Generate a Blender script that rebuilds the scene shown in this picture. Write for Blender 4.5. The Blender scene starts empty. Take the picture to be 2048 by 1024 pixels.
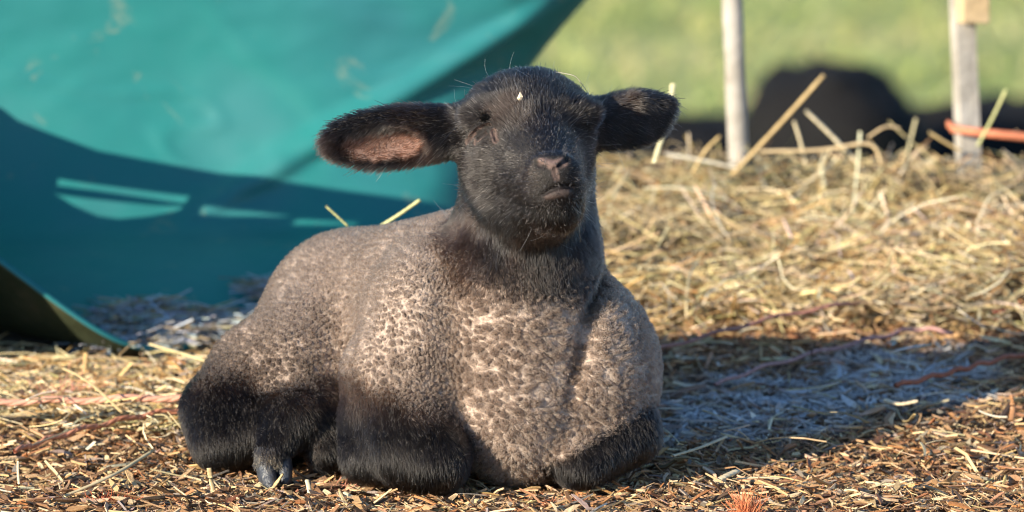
import bpy, math
import numpy as np
from mathutils import Vector, Matrix

# ------------------------------------------------------------------ camera
scene = bpy.context.scene
rng = np.random.default_rng(7)
CAM = np.array([0.0, -5.4, 1.03])
DIP = 0.147                                   # camera looks this far below level
FPX = 200.0 / 36.0 * 2048.0
cam_data = bpy.data.cameras.new("camera")
cam_data.lens = 200.0
cam_data.sensor_width = 36.0
cam_data.clip_start = 0.1
cam_data.clip_end = 2000.0
cam_data.dof.use_dof = True
cam_data.dof.focus_distance = 5.43
cam_data.dof.aperture_fstop = 5.0
cam = bpy.data.objects.new("camera", cam_data)
cam.location = CAM
cam.rotation_euler = (math.pi / 2 - DIP, 0, 0)
scene.collection.objects.link(cam)
scene.camera = cam

# ------------------------------------------------------------------ sky, sun, exposure
SUN_AZ = math.radians(49)                     # left of the line behind the camera
SUN_EL = math.radians(18)
SUN = np.array([-math.sin(SUN_AZ) * math.cos(SUN_EL), -math.cos(SUN_AZ) * math.cos(SUN_EL), math.sin(SUN_EL)])
world = bpy.data.worlds.new("World")
scene.world = world
world.use_nodes = True
wn = world.node_tree.nodes
wl = world.node_tree.links
bg = wn["Background"]
sky = wn.new("ShaderNodeTexSky")
sky.sky_type = 'NISHITA'
sky.sun_disc = False
sky.sun_elevation = SUN_EL
sky.sun_rotation = math.pi + SUN_AZ
sky.air_density = 1.0
sky.dust_density = 0.2
sky.ozone_density = 4.0
wl.new(sky.outputs[0], bg.inputs[0])
bg.inputs[1].default_value = 0.12
sun_data = bpy.data.lights.new("sun", 'SUN')
sun_data.energy = 5.0
sun_data.angle = math.radians(0.55)
sun_data.color = (1.0, 0.88, 0.69)
sun = bpy.data.objects.new("sun", sun_data)
sun.rotation_euler = Vector(SUN).to_track_quat('Z', 'Y').to_euler()
sun.location = SUN * 20
scene.collection.objects.link(sun)
scene.view_settings.view_transform = 'Standard'
scene.view_settings.look = 'None'
scene.view_settings.gamma = 1.0
scene.view_settings.use_curve_mapping = False
scene.view_settings.exposure = 0.9
scene.render.engine = 'CYCLES'
scene.cycles.use_denoising = True
scene.cycles.filter_width = 1.0
scene.cycles.max_bounces = 6
scene.cycles.diffuse_bounces = 3
scene.cycles.glossy_bounces = 3
scene.cycles.transmission_bounces = 5
scene.cycles.sample_clamp_indirect = 6.0


# ------------------------------------------------------------------ helpers
def ray(px, py):
    c, s = math.cos(DIP), math.sin(DIP)
    a, b = (px - 1024.0) / FPX, -(py - 512.0) / FPX
    return np.array([a, c + b * s, -s + b * c])


def at(px, py, Y):
    """the point of the place seen at a photograph position, on the upright plane at depth Y"""
    r = ray(px, py)
    return CAM + r * ((Y - CAM[1]) / r[1])


def link(o, parent=None):
    scene.collection.objects.link(o)
    if parent is not None:
        o.parent = parent
    return o


def tag(o, label=None, cat=None, group=None, kind=None):
    for k, v in (("label", label), ("category", cat), ("group", group), ("kind", kind)):
        if v:
            o[k] = v
    return o


def empty(name, loc=(0, 0, 0)):
    o = bpy.data.objects.new(name, None)
    o.empty_display_size = 0.05
    o.location = loc
    return link(o)


def np_mesh(name, verts, faces, mats, smooth=True, cols=None, parent=None, loc=None):
    """faces: (n,k) int array (all the same size); cols: per-vertex rgb"""
    verts = np.ascontiguousarray(verts, dtype=np.float32)
    faces = np.ascontiguousarray(faces, dtype=np.int32)
    if loc is not None:
        verts = verts - np.asarray(loc, dtype=np.float32)
    me = bpy.data.meshes.new(name)
    n, k = faces.shape
    me.vertices.add(len(verts))
    me.vertices.foreach_set("co", verts.ravel())
    me.loops.add(n * k)
    me.loops.foreach_set("vertex_index", faces.ravel())
    me.polygons.add(n)
    me.polygons.foreach_set("loop_start", np.arange(0, n * k, k, dtype=np.int32))
    me.polygons.foreach_set("loop_total", np.full(n, k, dtype=np.int32))
    if cols is not None:
        ca = me.attributes.new("col", 'FLOAT_COLOR', 'POINT')
        c4 = np.ones((len(verts), 4), dtype=np.float32)
        c4[:, :3] = cols
        ca.data.foreach_set("color", c4.ravel())
    me.update(calc_edges=True)
    me.validate()
    me.polygons.foreach_set("use_smooth", np.full(len(me.polygons), smooth, dtype=bool))
    for m in (mats if isinstance(mats, (list, tuple)) else [mats]):
        me.materials.append(m)
    o = bpy.data.objects.new(name, me)
    if loc is not None:
        o.location = tuple(float(v) for v in loc)
    return link(o, parent)


def hash3(ix, iy, iz, seed=0):
    h = (ix.astype(np.int64) * 374761393 + iy.astype(np.int64) * 668265263 + iz.astype(np.int64) * 2147483647 + seed * 1274126177)
    h = (h ^ (h >> 13)) & 0xFFFFFFFF
    h = (h * 1274126177) & 0xFFFFFFFF
    h = (h ^ (h >> 16)) & 0xFFFFFFFF
    h = (h * 2246822519) & 0xFFFFFFFF
    h = h ^ (h >> 15)
    return (h & 0xFFFFFF) / float(0xFFFFFF)


def vnoise(p, scale, seed=0):
    q = np.asarray(p) * scale
    i = np.floor(q).astype(np.int64)
    f = q - i
    f = f * f * (3 - 2 * f)
    out = 0
    for dx in (0, 1):
        for dy in (0, 1):
            for dz in (0, 1):
                w = (f[:, 0] if dx else 1 - f[:, 0]) * (f[:, 1] if dy else 1 - f[:, 1]) * (f[:, 2] if dz else 1 - f[:, 2])
                out = out + w * hash3(i[:, 0] + dx, i[:, 1] + dy, i[:, 2] + dz, seed)
    return out


def fbm(p, scale, seed=0, octv=3):
    t, a, s = 0, 0.5, 0
    for k in range(octv):
        t = t + a * vnoise(p, scale * 2 ** k, seed + k)
        s += a
        a *= 0.5
    return t / s


def worley(q, seed=0):
    """F1, F2 and the offset to the nearest cell point, in cell units"""
    i = np.floor(q).astype(np.int64)
    f1 = np.full(len(q), 9.0)
    f2 = np.full(len(q), 9.0)
    off = np.zeros_like(q)
    cid = np.zeros(len(q))
    for dx in (-1, 0, 1):
        for dy in (-1, 0, 1):
            for dz in (-1, 0, 1):
                c = i + np.array([dx, dy, dz])
                pt = c + np.stack([hash3(c[:, 0], c[:, 1], c[:, 2], seed + s) for s in (1, 2, 3)], 1)
                v = pt - q
                d = np.sqrt((v * v).sum(1))
                near = d < f1
                f2 = np.where(near, f1, np.minimum(f2, d))
                off[near] = v[near]
                cid = np.where(near, hash3(c[:, 0], c[:, 1], c[:, 2], seed + 9), cid)
                f1 = np.minimum(f1, d)
    return f1, f2, off, cid


def sstep(a, b, x):
    t = np.clip((x - a) / (b - a), 0, 1)
    return t * t * (3 - 2 * t)


def nrm(v):
    return v / np.maximum(np.linalg.norm(v, axis=-1, keepdims=True), 1e-9)


# ------------------------------------------------------------------ materials
def new_mat(name):
    m = bpy.data.materials.new(name)
    m.use_nodes = True
    nt = m.node_tree
    return m, nt, nt.nodes["Principled BSDF"]


def node(nt, typ, **kw):
    n = nt.nodes.new(typ)
    for k, v in kw.items():
        setattr(n, k, v)
    return n


def noise_node(nt, scale, detail=4, rough=0.6, coord='Object', dist=0.0):
    tc = node(nt, "ShaderNodeTexCoord")
    n = node(nt, "ShaderNodeTexNoise")
    n.inputs["Scale"].default_value = scale
    n.inputs["Detail"].default_value = detail
    n.inputs["Roughness"].default_value = rough
    n.inputs["Distortion"].default_value = dist
    nt.links.new(tc.outputs[coord], n.inputs["Vector"])
    return n


def ramp(nt, src, stops):
    r = node(nt, "ShaderNodeValToRGB")
    e = r.color_ramp.elements
    while len(e) < len(stops):
        e.new(0.5)
    for i, (p, c) in enumerate(stops):
        e[i].position = p
        e[i].color = (*c, 1)
    nt.links.new(src, r.inputs[0])
    return r


def noise_mat(name, scale, stops, rough=0.7, bump=0.0, bscale=None, spec=0.3, detail=5):
    m, nt, b = new_mat(name)
    n = noise_node(nt, scale, detail)
    r = ramp(nt, n.outputs["Fac"], stops)
    nt.links.new(r.outputs[0], b.inputs["Base Color"])
    b.inputs["Roughness"].default_value = rough
    b.inputs["Specular IOR Level"].default_value = spec
    if bump:
        n2 = noise_node(nt, bscale or scale * 3, 4)
        bp = node(nt, "ShaderNodeBump")
        bp.inputs["Strength"].default_value = bump
        bp.inputs["Distance"].default_value = 0.01
        nt.links.new(n2.outputs["Fac"], bp.inputs["Height"])
        nt.links.new(bp.outputs[0], b.inputs["Normal"])
    return m


def attr_mat(name, rough=0.65, spec=0.3, vary=0.25, vscale=120.0, bump=0.0, bscale=300.0, sheen=0.0):
    """colour from the mesh's own col attribute, broken up by fine grain"""
    m, nt, b = new_mat(name)
    a = node(nt, "ShaderNodeAttribute", attribute_name="col")
    n = noise_node(nt, vscale, 4)
    mr = node(nt, "ShaderNodeMapRange")
    mr.inputs["To Min"].default_value = 1 - vary
    mr.inputs["To Max"].default_value = 1 + vary
    nt.links.new(n.outputs["Fac"], mr.inputs["Value"])
    mx = node(nt, "ShaderNodeVectorMath", operation='SCALE')
    nt.links.new(a.outputs["Color"], mx.inputs[0])
    nt.links.new(mr.outputs[0], mx.inputs["Scale"])
    nt.links.new(mx.outputs[0], b.inputs["Base Color"])
    b.inputs["Roughness"].default_value = rough
    b.inputs["Specular IOR Level"].default_value = spec
    b.inputs["Sheen Weight"].default_value = sheen
    if bump:
        n2 = noise_node(nt, bscale, 3)
        bp = node(nt, "ShaderNodeBump")
        bp.inputs["Strength"].default_value = bump
        bp.inputs["Distance"].default_value = 0.002
        nt.links.new(n2.outputs["Fac"], bp.inputs["Height"])
        nt.links.new(bp.outputs[0], b.inputs["Normal"])
    return m


def hair_mat(name, rough=0.35, radial=0.6, ior=1.5):
    m = bpy.data.materials.new(name)
    m.use_nodes = True
    nt = m.node_tree
    nt.nodes.remove(nt.nodes["Principled BSDF"])
    h = node(nt, "ShaderNodeBsdfHairPrincipled")
    h.parametrization = 'COLOR'
    a = node(nt, "ShaderNodeAttribute", attribute_name="col")
    nt.links.new(a.outputs["Color"], h.inputs["Color"])
    h.inputs["Roughness"].default_value = rough
    h.inputs["IOR"].default_value = ior
    h.inputs["Radial Roughness"].default_value = radial
    h.inputs["Random Roughness"].default_value = 0.2
    nt.links.new(h.outputs[0], nt.nodes["Material Output"].inputs[0])
    return m


M = {}
M["chip"] = attr_mat("wood_chip", rough=0.6, spec=0.35, vary=0.35, vscale=260.0, bump=0.5, bscale=500)
M["straw"] = attr_mat("straw", rough=0.45, spec=0.4, vary=0.25, vscale=90.0)
M["skin"] = attr_mat("lamb_skin", rough=0.6, spec=0.3, vary=0.3, vscale=500.0, bump=0.5, bscale=900)
M["wool"] = hair_mat("wool_fibre", 0.55, 0.8)
M["hair"] = hair_mat("sleek_hair", 0.25, 0.5, 1.45)
M["leg_hair"] = hair_mat("black_leg_hair", 0.22, 0.4, 1.36)
M["twine"] = attr_mat("twine_fibre", rough=0.55, spec=0.3, vary=0.35, vscale=400.0)
M["grass"] = attr_mat("grass_blade", rough=0.5, spec=0.3, vary=0.3, vscale=3.0)

# ------------------------------------------------------------------ ground
CREST = 1.22


def ground_z(x, y):
    x = np.asarray(x, dtype=float)
    y = np.asarray(y, dtype=float)
    p = np.stack([x, y, np.zeros_like(x)], -1).reshape(-1, 3)
    fade = 1 - sstep(5, 9, np.abs(y - 1).reshape(-1))
    n = ((fbm(p, 3.1, 3, 3) - 0.5) * 0.030 + (fbm(p, 11.0, 5, 2) - 0.5) * 0.014).reshape(x.shape) * fade.reshape(x.shape)
    near = sstep(0.30, 0.55, np.hypot((x + 0.08) / 1.0, (y - 0.14) / 1.0))   # level where the lamb lies
    u = np.clip(y - 0.10, 0, None)
    rise = 0.10 * (u * u / (u + 0.10))
    top = 0.10 * (CREST - 0.10) ** 2 / CREST
    back = np.clip(y - CREST, 0, None)
    back = back * back / (back + 0.06)
    far = 0.02 * np.clip(y - 60, 0, None)
    rise = np.maximum(np.minimum(rise, top) - 0.24 * back, -0.84)
    hollow = 0.03 * sstep(0.08, -0.05, x) * sstep(0.50, 0.68, y) * (1 - sstep(1.8, 2.2, y))   # under the tub
    return n * near + rise + far - hollow - 0.010 * (1 - sstep(0.8, 1.3, np.hypot(x, y)))


def on_ground(px, py):
    r = ray(px, py)
    t = -CAM[2] / r[2]
    p = CAM + r * t
    for _ in range(12):
        z = float(ground_z(p[0], p[1]))
        p = CAM + r * ((z - CAM[2]) / r[2])
    return p


def axis_coords(parts):
    return np.unique(np.concatenate([np.linspace(a, b, n) for a, b, n in parts]))


gx = axis_coords([(-400, -40, 19), (-40, -4, 25), (-4, -1.2, 29), (-1.2, 1.6, 113), (1.6, 5, 29), (5, 40, 25), (40, 400, 19)])
gy = axis_coords([(-40, -4, 13), (-4, -0.6, 18), (-0.6, 3.2, 153), (3.2, 10, 41), (10, 40, 31), (40, 700, 34)])
GX, GY = np.meshgrid(gx, gy, indexing='ij')
GZ = ground_z(GX, GY)
nx_, ny_ = GX.shape
idx = np.arange(nx_ * ny_).reshape(nx_, ny_)
gf = np.stack([idx[:-1, :-1], idx[1:, :-1], idx[1:, 1:], idx[:-1, 1:]], -1).reshape(-1, 4)


def ground_material():
    m, nt, b = new_mat("earth_and_meadow")
    n1 = noise_node(nt, 9.0, 6)
    soil = ramp(nt, n1.outputs["Fac"], [(0.3, (0.085, 0.056, 0.035)), (0.55, (0.165, 0.110, 0.068)), (0.75, (0.25, 0.172, 0.105))])
    n2 = noise_node(nt, 0.9, 5)
    mead = ramp(nt, n2.outputs["Fac"], [(0.30, (0.22, 0.29, 0.085)), (0.5, (0.31, 0.37, 0.13)), (0.72, (0.43, 0.43, 0.20))])
    tc = node(nt, "ShaderNodeTexCoord")
    sp = node(nt, "ShaderNodeSeparateXYZ")
    nt.links.new(tc.outputs["Object"], sp.inputs[0])
    mr = node(nt, "ShaderNodeMapRange")
    mr.inputs["From Min"].default_value = 2.6
    mr.inputs["From Max"].default_value = 3.6
    nt.links.new(sp.outputs["Y"], mr.inputs["Value"])
    mx = node(nt, "ShaderNodeMix", data_type='RGBA')
    nt.links.new(mr.outputs[0], mx.inputs["Factor"])
    nt.links.new(soil.outputs[0], mx.inputs["A"])
    nt.links.new(mead.outputs[0], mx.inputs["B"])
    nt.links.new(mx.outputs["Result"], b.inputs["Base Color"])
    b.inputs["Roughness"].default_value = 0.9
    b.inputs["Specular IOR Level"].default_value = 0.15
    n3 = noise_node(nt, 60.0, 5)
    bp = node(nt, "ShaderNodeBump")
    bp.inputs["Strength"].default_value = 0.7
    bp.inputs["Distance"].default_value = 0.012
    nt.links.new(n3.outputs["Fac"], bp.inputs["Height"])
    nt.links.new(bp.outputs[0], b.inputs["Normal"])
    return m


ground = np_mesh("ground", np.stack([GX, GY, GZ], -1).reshape(-1, 3), gf, ground_material())
tag(ground, "brown earth of the pen running out into green meadow", "ground", kind="structure")

# ------------------------------------------------------------------ lamb: shape as a distance field
PXM = 5.4 / FPX                               # metres per photograph pixel at the lamb


def d_ell(P, c, r, R=None):
    q = P - np.asarray(c, dtype=P.dtype)
    if R is not None:
        q = q @ np.asarray(R, dtype=P.dtype)
    r = np.asarray(r, dtype=P.dtype)
    k0 = np.sqrt(((q / r) ** 2).sum(1))
    k1 = np.sqrt(((q / (r * r)) ** 2).sum(1))
    return k0 * (k0 - 1) / np.maximum(k1, 1e-6)


def d_cap(P, a, b, ra, rb):
    a = np.asarray(a, dtype=P.dtype)
    b = np.asarray(b, dtype=P.dtype)
    ab = b - a
    t = np.clip(((P - a) @ ab) / (ab @ ab), 0, 1)
    d = P - a - t[:, None] * ab
    return np.sqrt((d * d).sum(1)) - (ra + (rb - ra) * t)


def smin(a, b, k):
    h = np.clip(0.5 + 0.5 * (b - a) / k, 0, 1)
    return b + (a - b) * h - k * h * (1 - h)


def smax(a, b, k):
    return -smin(-a, -b, k)


def frame(xa, za):
    """rotation matrix whose columns are the local axes x (along), y (normal), z (width)"""
    x = nrm(np.asarray(xa, float))
    z = np.asarray(za, float)
    z = nrm(z - x * (z @ x))
    y = np.cross(z, x)
    return np.stack([x, y, z], 1)


# ear axes
EL_R, EL_T = at(912, 264, 0.050), at(646, 287, 0.058)
EL_F = frame(EL_T - EL_R, (0.0, -0.05, 1.0))
ER_R, ER_T = at(1195, 246, 0.075), at(1340, 222, 0.105)
ER_F = frame(ER_T - ER_R, (0.0, 0.15, 1.0))
NOSE = at(1107, 335, -0.098)


def sd_trunk0(P):
    d = d_ell(P, (0.006, 0.100, 0.118), (0.081, 0.098, 0.112))                 # chest
    d = smin(d, d_ell(P, (0.004, 0.045, 0.055), (0.056, 0.050, 0.054)), 0.035)   # brisket
    d = smin(d, d_ell(P, (0.080, 0.110, 0.098), (0.063, 0.095, 0.086)), 0.030)   # far shoulder
    d = smin(d, d_ell(P, (-0.090, 0.088, 0.125), (0.055, 0.078, 0.098)), 0.035)  # near shoulder
    d = smin(d, d_cap(P, (-0.045, 0.170, 0.142), (-0.150, 0.315, 0.108), 0.106, 0.097), 0.040)   # barrel
    d = smin(d, d_ell(P, (-0.172, 0.300, 0.100), (0.080, 0.110, 0.100)), 0.030)  # rump
    d = smin(d, d_ell(P, (-0.215, 0.210, 0.068), (0.062, 0.095, 0.086)), 0.045)  # thigh
    d = smin(d, d_cap(P, (0.008, 0.105, 0.170), (0.014, 0.085, 0.220), 0.078, 0.060), 0.045)   # neck base
    return d


def hit(px, py, fn=None):
    """the point of the lamb's surface seen at a photograph position (nearest pass if the line misses)"""
    r = nrm(ray(px, py))
    fn = fn or sd_base
    t, best, tb_ = 5.05, 9.0, 5.4
    for _ in range(90):
        d = float(fn((CAM + r * t)[None, :])[0])
        if abs(d) < best:
            best, tb_ = abs(d), t
        t += max(d * 0.7, -0.05) if d > 0 else d * 0.7
        if abs(d) < 5e-5 or t > 6.2:
            break
    return CAM + r * tb_


VALLEY = [hit(px, py, sd_trunk0) for px, py in ((1200, 545), (1172, 660), (1138, 800))]


def sd_trunk(P):
    d = sd_trunk0(P)
    v = np.minimum(d_cap(P, VALLEY[0], VALLEY[1], 0.004, 0.009), d_cap(P, VALLEY[1], VALLEY[2], 0.009, 0.003))
    return smax(d, -v, 0.014)


def sd_head(P):
    d = d_cap(P, (0.014, 0.092, 0.235), (0.015, 0.086, 0.300), 0.0635, 0.0615)  # upper neck
    d = smin(d, d_ell(P, (0.014, 0.055, 0.347), (0.064, 0.068, 0.056)), 0.020)   # cranium
    d = smin(d, d_ell(P, (0.013, 0.035, 0.306), (0.057, 0.054, 0.050)), 0.025)   # cheeks
    d = smin(d, d_cap(P, (0.020, 0.005, 0.330), (0.0385, -0.066, 0.312), 0.047, 0.0300), 0.022)   # bridge and muzzle
    d = smin(d, d_cap(P, (0.020, 0.020, 0.282), (0.040, -0.052, 0.290), 0.042, 0.0255), 0.020)    # jaw
    d = smin(d, d_ell(P, (0.041, -0.060, 0.281), (0.022, 0.022, 0.017)), 0.012)  # chin
    d = smin(d, d_ell(P, (0.0395, -0.083, 0.326), (0.021, 0.013, 0.013)), 0.012)  # nose pad
    d = smin(d, d_ell(P, at(965, 225, 0.018), (0.020, 0.011, 0.009)), 0.022)    # brow
    d = smin(d, d_ell(P, at(1160, 225, 0.018), (0.020, 0.012, 0.010)), 0.022)   # far brow
    # ears: leaf-shaped, hollowed in front
    for (r, t, F, L, W, cup, skew) in ((EL_R, EL_T, EL_F, 0.0, 0.0, 1, 0), (ER_R, ER_T, ER_F, 0, 0, 0, 1)):
        if not skew:
            c = r * 0.50 + t * 0.50
            e = d_ell(P, c, (0.066, 0.011, 0.0275), F)
            e = smin(e, d_cap(P, r + (0.004, 0, 0.002), r * 0.62 + t * 0.38 + np.array([0, 0, 0.004]), 0.0230, 0.0170), 0.016)
            cc = r * 0.47 + t * 0.53 + F[:, 1] * (-0.011 if F[1, 1] > 0 else 0.011) + np.array([0, 0, -0.004])
            e = smax(e, -d_ell(P, cc, (0.047, 0.0125, 0.0185), F), 0.005)
        else:
            c = r * 0.45 + t * 0.55
            e = d_ell(P, c + np.array([-0.006, 0, -0.004]), (0.040, 0.010, 0.0235), F)
            e = smin(e, d_cap(P, r + (-0.01, 0, 0.0), c + np.array([-0.008, 0, -0.002]), 0.0240, 0.0190), 0.012)
            e = smin(e, d_cap(P, c + np.array([0, 0, 0.010]), t + np.array([-0.004, 0, 0.004]), 0.0115, 0.0075), 0.010)
        d = smin(d, e, 0.012)
    return d


def sd_legs(P):
    d = d_cap(P, (-0.120, 0.055, 0.105), (-0.095, 0.010, 0.045), 0.046, 0.038)            # near forearm
    d = smin(d, d_cap(P, (-0.095, 0.010, 0.043), (-0.075, -0.008, 0.034), 0.040, 0.034), 0.02)   # knee
    d = smin(d, d_cap(P, (-0.138, 0.050, 0.060), (-0.138, 0.035, 0.030), 0.030, 0.029), 0.020)   # folded cannon
    d = np.minimum(d, d_cap(P, (0.116, 0.064, 0.045), (0.066, 0.018, 0.024), 0.029, 0.025))      # far foreleg
    h = d_cap(P, (-0.293, 0.150, 0.055), (-0.285, 0.115, 0.030), 0.030, 0.029)            # hock
    h = smin(h, d_cap(P, (-0.255, 0.200, 0.080), (-0.288, 0.145, 0.055), 0.050, 0.034), 0.020)            # down to the hock
    h = smin(h, d_cap(P, (-0.280, 0.125, 0.033), (-0.210, 0.095, 0.052), 0.031, 0.028), 0.018)   # cannon
    h = smin(h, d_cap(P, (-0.215, 0.085, 0.056), (-0.232, 0.066, 0.030), 0.026, 0.0165), 0.012)   # pastern
    h = smin(h, d_cap(P, (-0.196, 0.110, 0.060), (-0.182, 0.090, 0.026), 0.026, 0.022), 0.010)    # other hind foot
    return np.minimum(d, h)


def sd_base(P):
    t = smin(sd_trunk(P), sd_head(P), 0.030)
    return smin(t, sd_legs(P), 0.022)


def surf_line(pts):
    return [hit(px, py) for px, py in pts]


EYE_CREASE = surf_line([(934, 284), (944, 272), (957, 260), (968, 254), (978, 252)])
EYE_LOW = surf_line([(950, 284), (962, 273), (974, 266)])
EYE_RIDGE = surf_line([(940, 274), (952, 262), (966, 248), (978, 245)])
EYE_RIDGE2 = surf_line([(956, 281), (968, 270), (978, 262)])
TEAR = surf_line([(987, 262), (990, 271), (993, 281)])
TEAR_RIM = surf_line([(982, 261), (985, 272), (990, 284)])
EYE_POCKET = surf_line([(966, 234), (976, 236)])
FAR_EYE = surf_line([(1140, 262), (1154, 256), (1168, 258)])
NOSTRIL_N = surf_line([(1073, 327), (1080, 331), (1090, 335)])
NOSTRIL_F = surf_line([(1117, 332), (1126, 326), (1136, 317)])
RIM_N = surf_line([(1070, 319), (1082, 320), (1096, 326), (1105, 331)])
RIM_F = surf_line([(1111, 331), (1120, 322), (1131, 315)])
PHILTRUM = surf_line([(1108, 332), (1110, 344), (1113, 358)])
MOUTH = surf_line([(1086, 389), (1093, 385), (1104, 378), (1122, 373), (1146, 374)])
LIP = surf_line([(1096, 392), (1112, 389), (1134, 385)])
EYE_C = hit(966, 266)
PAD = surf_line([(1084, 324), (1108, 330), (1126, 324)])


def d_line(P, pts, r0, r1=None):
    r1 = r0 if r1 is None else r1
    d = None
    n = len(pts) - 1
    for i in range(n):
        a = r0 + (r1 - r0) * i / n
        b = r0 + (r1 - r0) * (i + 1) / n
        e = d_cap(P, pts[i], pts[i + 1], a, b)
        d = e if d is None else np.minimum(d, e)
    return d


def sd_lamb(P):
    d = sd_base(P)
    m = (P[:, 2] > 0.24) & (P[:, 1] < 0.06) & (P[:, 0] > -0.07) & (P[:, 0] < 0.10) & (np.abs(d) < 0.02)
    if m.any():
        Q = P[m]
        e = d[m]
        e = smin(e, d_line(Q, EYE_RIDGE, 0.0020, 0.0034), 0.004)
        e = smin(e, d_line(Q, EYE_RIDGE2, 0.0016, 0.0030), 0.003)
        e = smin(e, d_line(Q, TEAR_RIM, 0.0022), 0.003)
        e = smin(e, d_line(Q, RIM_N, 0.0018), 0.004)
        e = smin(e, d_line(Q, RIM_F, 0.0016), 0.004)
        e = smin(e, d_line(Q, LIP, 0.0030), 0.006)
        e = smax(e, -d_line(Q, EYE_POCKET, 0.0036), 0.004)
        e = smax(e, -d_line(Q, EYE_CREASE, 0.0020, 0.0030), 0.0015)
        e = smax(e, -d_line(Q, EYE_LOW, 0.0020), 0.0015)
        e = smax(e, -d_line(Q, TEAR, 0.0022), 0.0015)
        e = smax(e, -d_line(Q, FAR_EYE, 0.0030), 0.004)
        e = smax(e, -d_line(Q, NOSTRIL_N, 0.0022, 0.0015), 0.002)
        e = smax(e, -d_line(Q, NOSTRIL_F, 0.0014, 0.0026), 0.002)
        e = smax(e, -d_line(Q, PHILTRUM, 0.0009), 0.002)
        e = smax(e, -d_line(Q, MOUTH, 0.0016, 0.0021), 0.002)
        d[m] = e
    return d


def grad(fn, P, h=4e-4):
    """gradient from four samples on a tetrahedron"""
    g = np.zeros_like(P)
    for k in ((1, -1, -1), (-1, -1, 1), (-1, 1, -1), (1, 1, 1)):
        k = np.asarray(k, dtype=P.dtype)
        g += fn(P + k * P.dtype.type(h))[:, None] * k
    return nrm(g)


def surface_nets(fn, lo, hi, cell, block=8):
    lo = np.asarray(lo, float)
    n = (np.ceil((np.asarray(hi, float) - lo) / cell / block).astype(int)) * block
    nb = n // block
    bc = np.stack(np.meshgrid(*[np.arange(k) for k in nb], indexing='ij'), -1).reshape(-1, 3)
    cen = lo + (bc + 0.5) * block * cell
    dc = fn(cen)
    vals = np.repeat(np.repeat(np.repeat(dc.reshape(nb), block, 0), block, 1), block, 2).astype(np.float32)
    act = bc[np.abs(dc) < block * cell * 1.05]
    loc = np.stack(np.meshgrid(*[np.arange(block)] * 3, indexing='ij'), -1).reshape(-1, 3)
    for s in range(0, len(act), 160):
        ii = (act[s:s + 160, None, :] * block + loc[None]).reshape(-1, 3)
        vals[ii[:, 0], ii[:, 1], ii[:, 2]] = fn((lo + ii * cell).astype(np.float32))
    sgn = vals < 0
    nx, ny, nz = vals.shape
    corner = [(a, b, c) for a in (0, 1) for b in (0, 1) for c in (0, 1)]
    cnt = sum(sgn[a:nx - 1 + a, b:ny - 1 + b, c:nz - 1 + c].astype(np.int8) for a, b, c in corner)
    ci = np.argwhere((cnt > 0) & (cnt < 8))
    vid = np.full((nx - 1, ny - 1, nz - 1), -1, dtype=np.int32)
    vid[ci[:, 0], ci[:, 1], ci[:, 2]] = np.arange(len(ci))
    acc = np.zeros((len(ci), 3))
    w = np.zeros(len(ci))
    for a in corner:
        for k in range(3):
            if a[k]:
                continue
            b = list(a)
            b[k] = 1
            va = vals[ci[:, 0] + a[0], ci[:, 1] + a[1], ci[:, 2] + a[2]]
            vb = vals[ci[:, 0] + b[0], ci[:, 1] + b[1], ci[:, 2] + b[2]]
            m = (va < 0) != (vb < 0)
            t = np.where(m, va / np.where(m, va - vb, 1), 0)
            p = ci + np.asarray(a)
            q = p.astype(float)
            q[:, k] += t
            acc[m] += q[m]
            w[m] += 1
    V = lo + acc / w[:, None] * cell
    quads = []
    for k in range(3):
        u, v = (k + 1) % 3, (k + 2) % 3
        s0 = [slice(1, -1)] * 3
        s1 = [slice(1, -1)] * 3
        s0[k] = slice(0, -1)
        s1[k] = slice(1, None)
        A, B = sgn[tuple(s0)], sgn[tuple(s1)]
        e = np.argwhere(A != B)
        inside = A[e[:, 0], e[:, 1], e[:, 2]]
        base = e.copy()
        base[:, u] += 1
        base[:, v] += 1
        def cidx(du, dv):
            q = base.copy()
            q[:, u] += du
            q[:, v] += dv
            q[:, 0] = np.clip(q[:, 0], 0, nx - 2)
            q[:, 1] = np.clip(q[:, 1], 0, ny - 2)
            q[:, 2] = np.clip(q[:, 2], 0, nz - 2)
            return vid[q[:, 0], q[:, 1], q[:, 2]]
        f = np.stack([cidx(-1, -1), cidx(0, -1), cidx(0, 0), cidx(-1, 0)], 1)
        f[~inside] = f[~inside][:, ::-1]
        quads.append(f)
    F = np.concatenate(quads)
    F = F[(F >= 0).all(1)]
    return V, F


LV, LF = surface_nets(sd_lamb, (-0.36, -0.13, -0.045), (0.20, 0.46, 0.43), 0.0019)
LV = LV.astype(np.float32)
for _ in range(1):
    LV = LV - np.clip(sd_lamb(LV), -0.002, 0.002)[:, None] * grad(sd_lamb, LV)
LN = grad(sd_base, LV, 1.2e-3)


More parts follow.
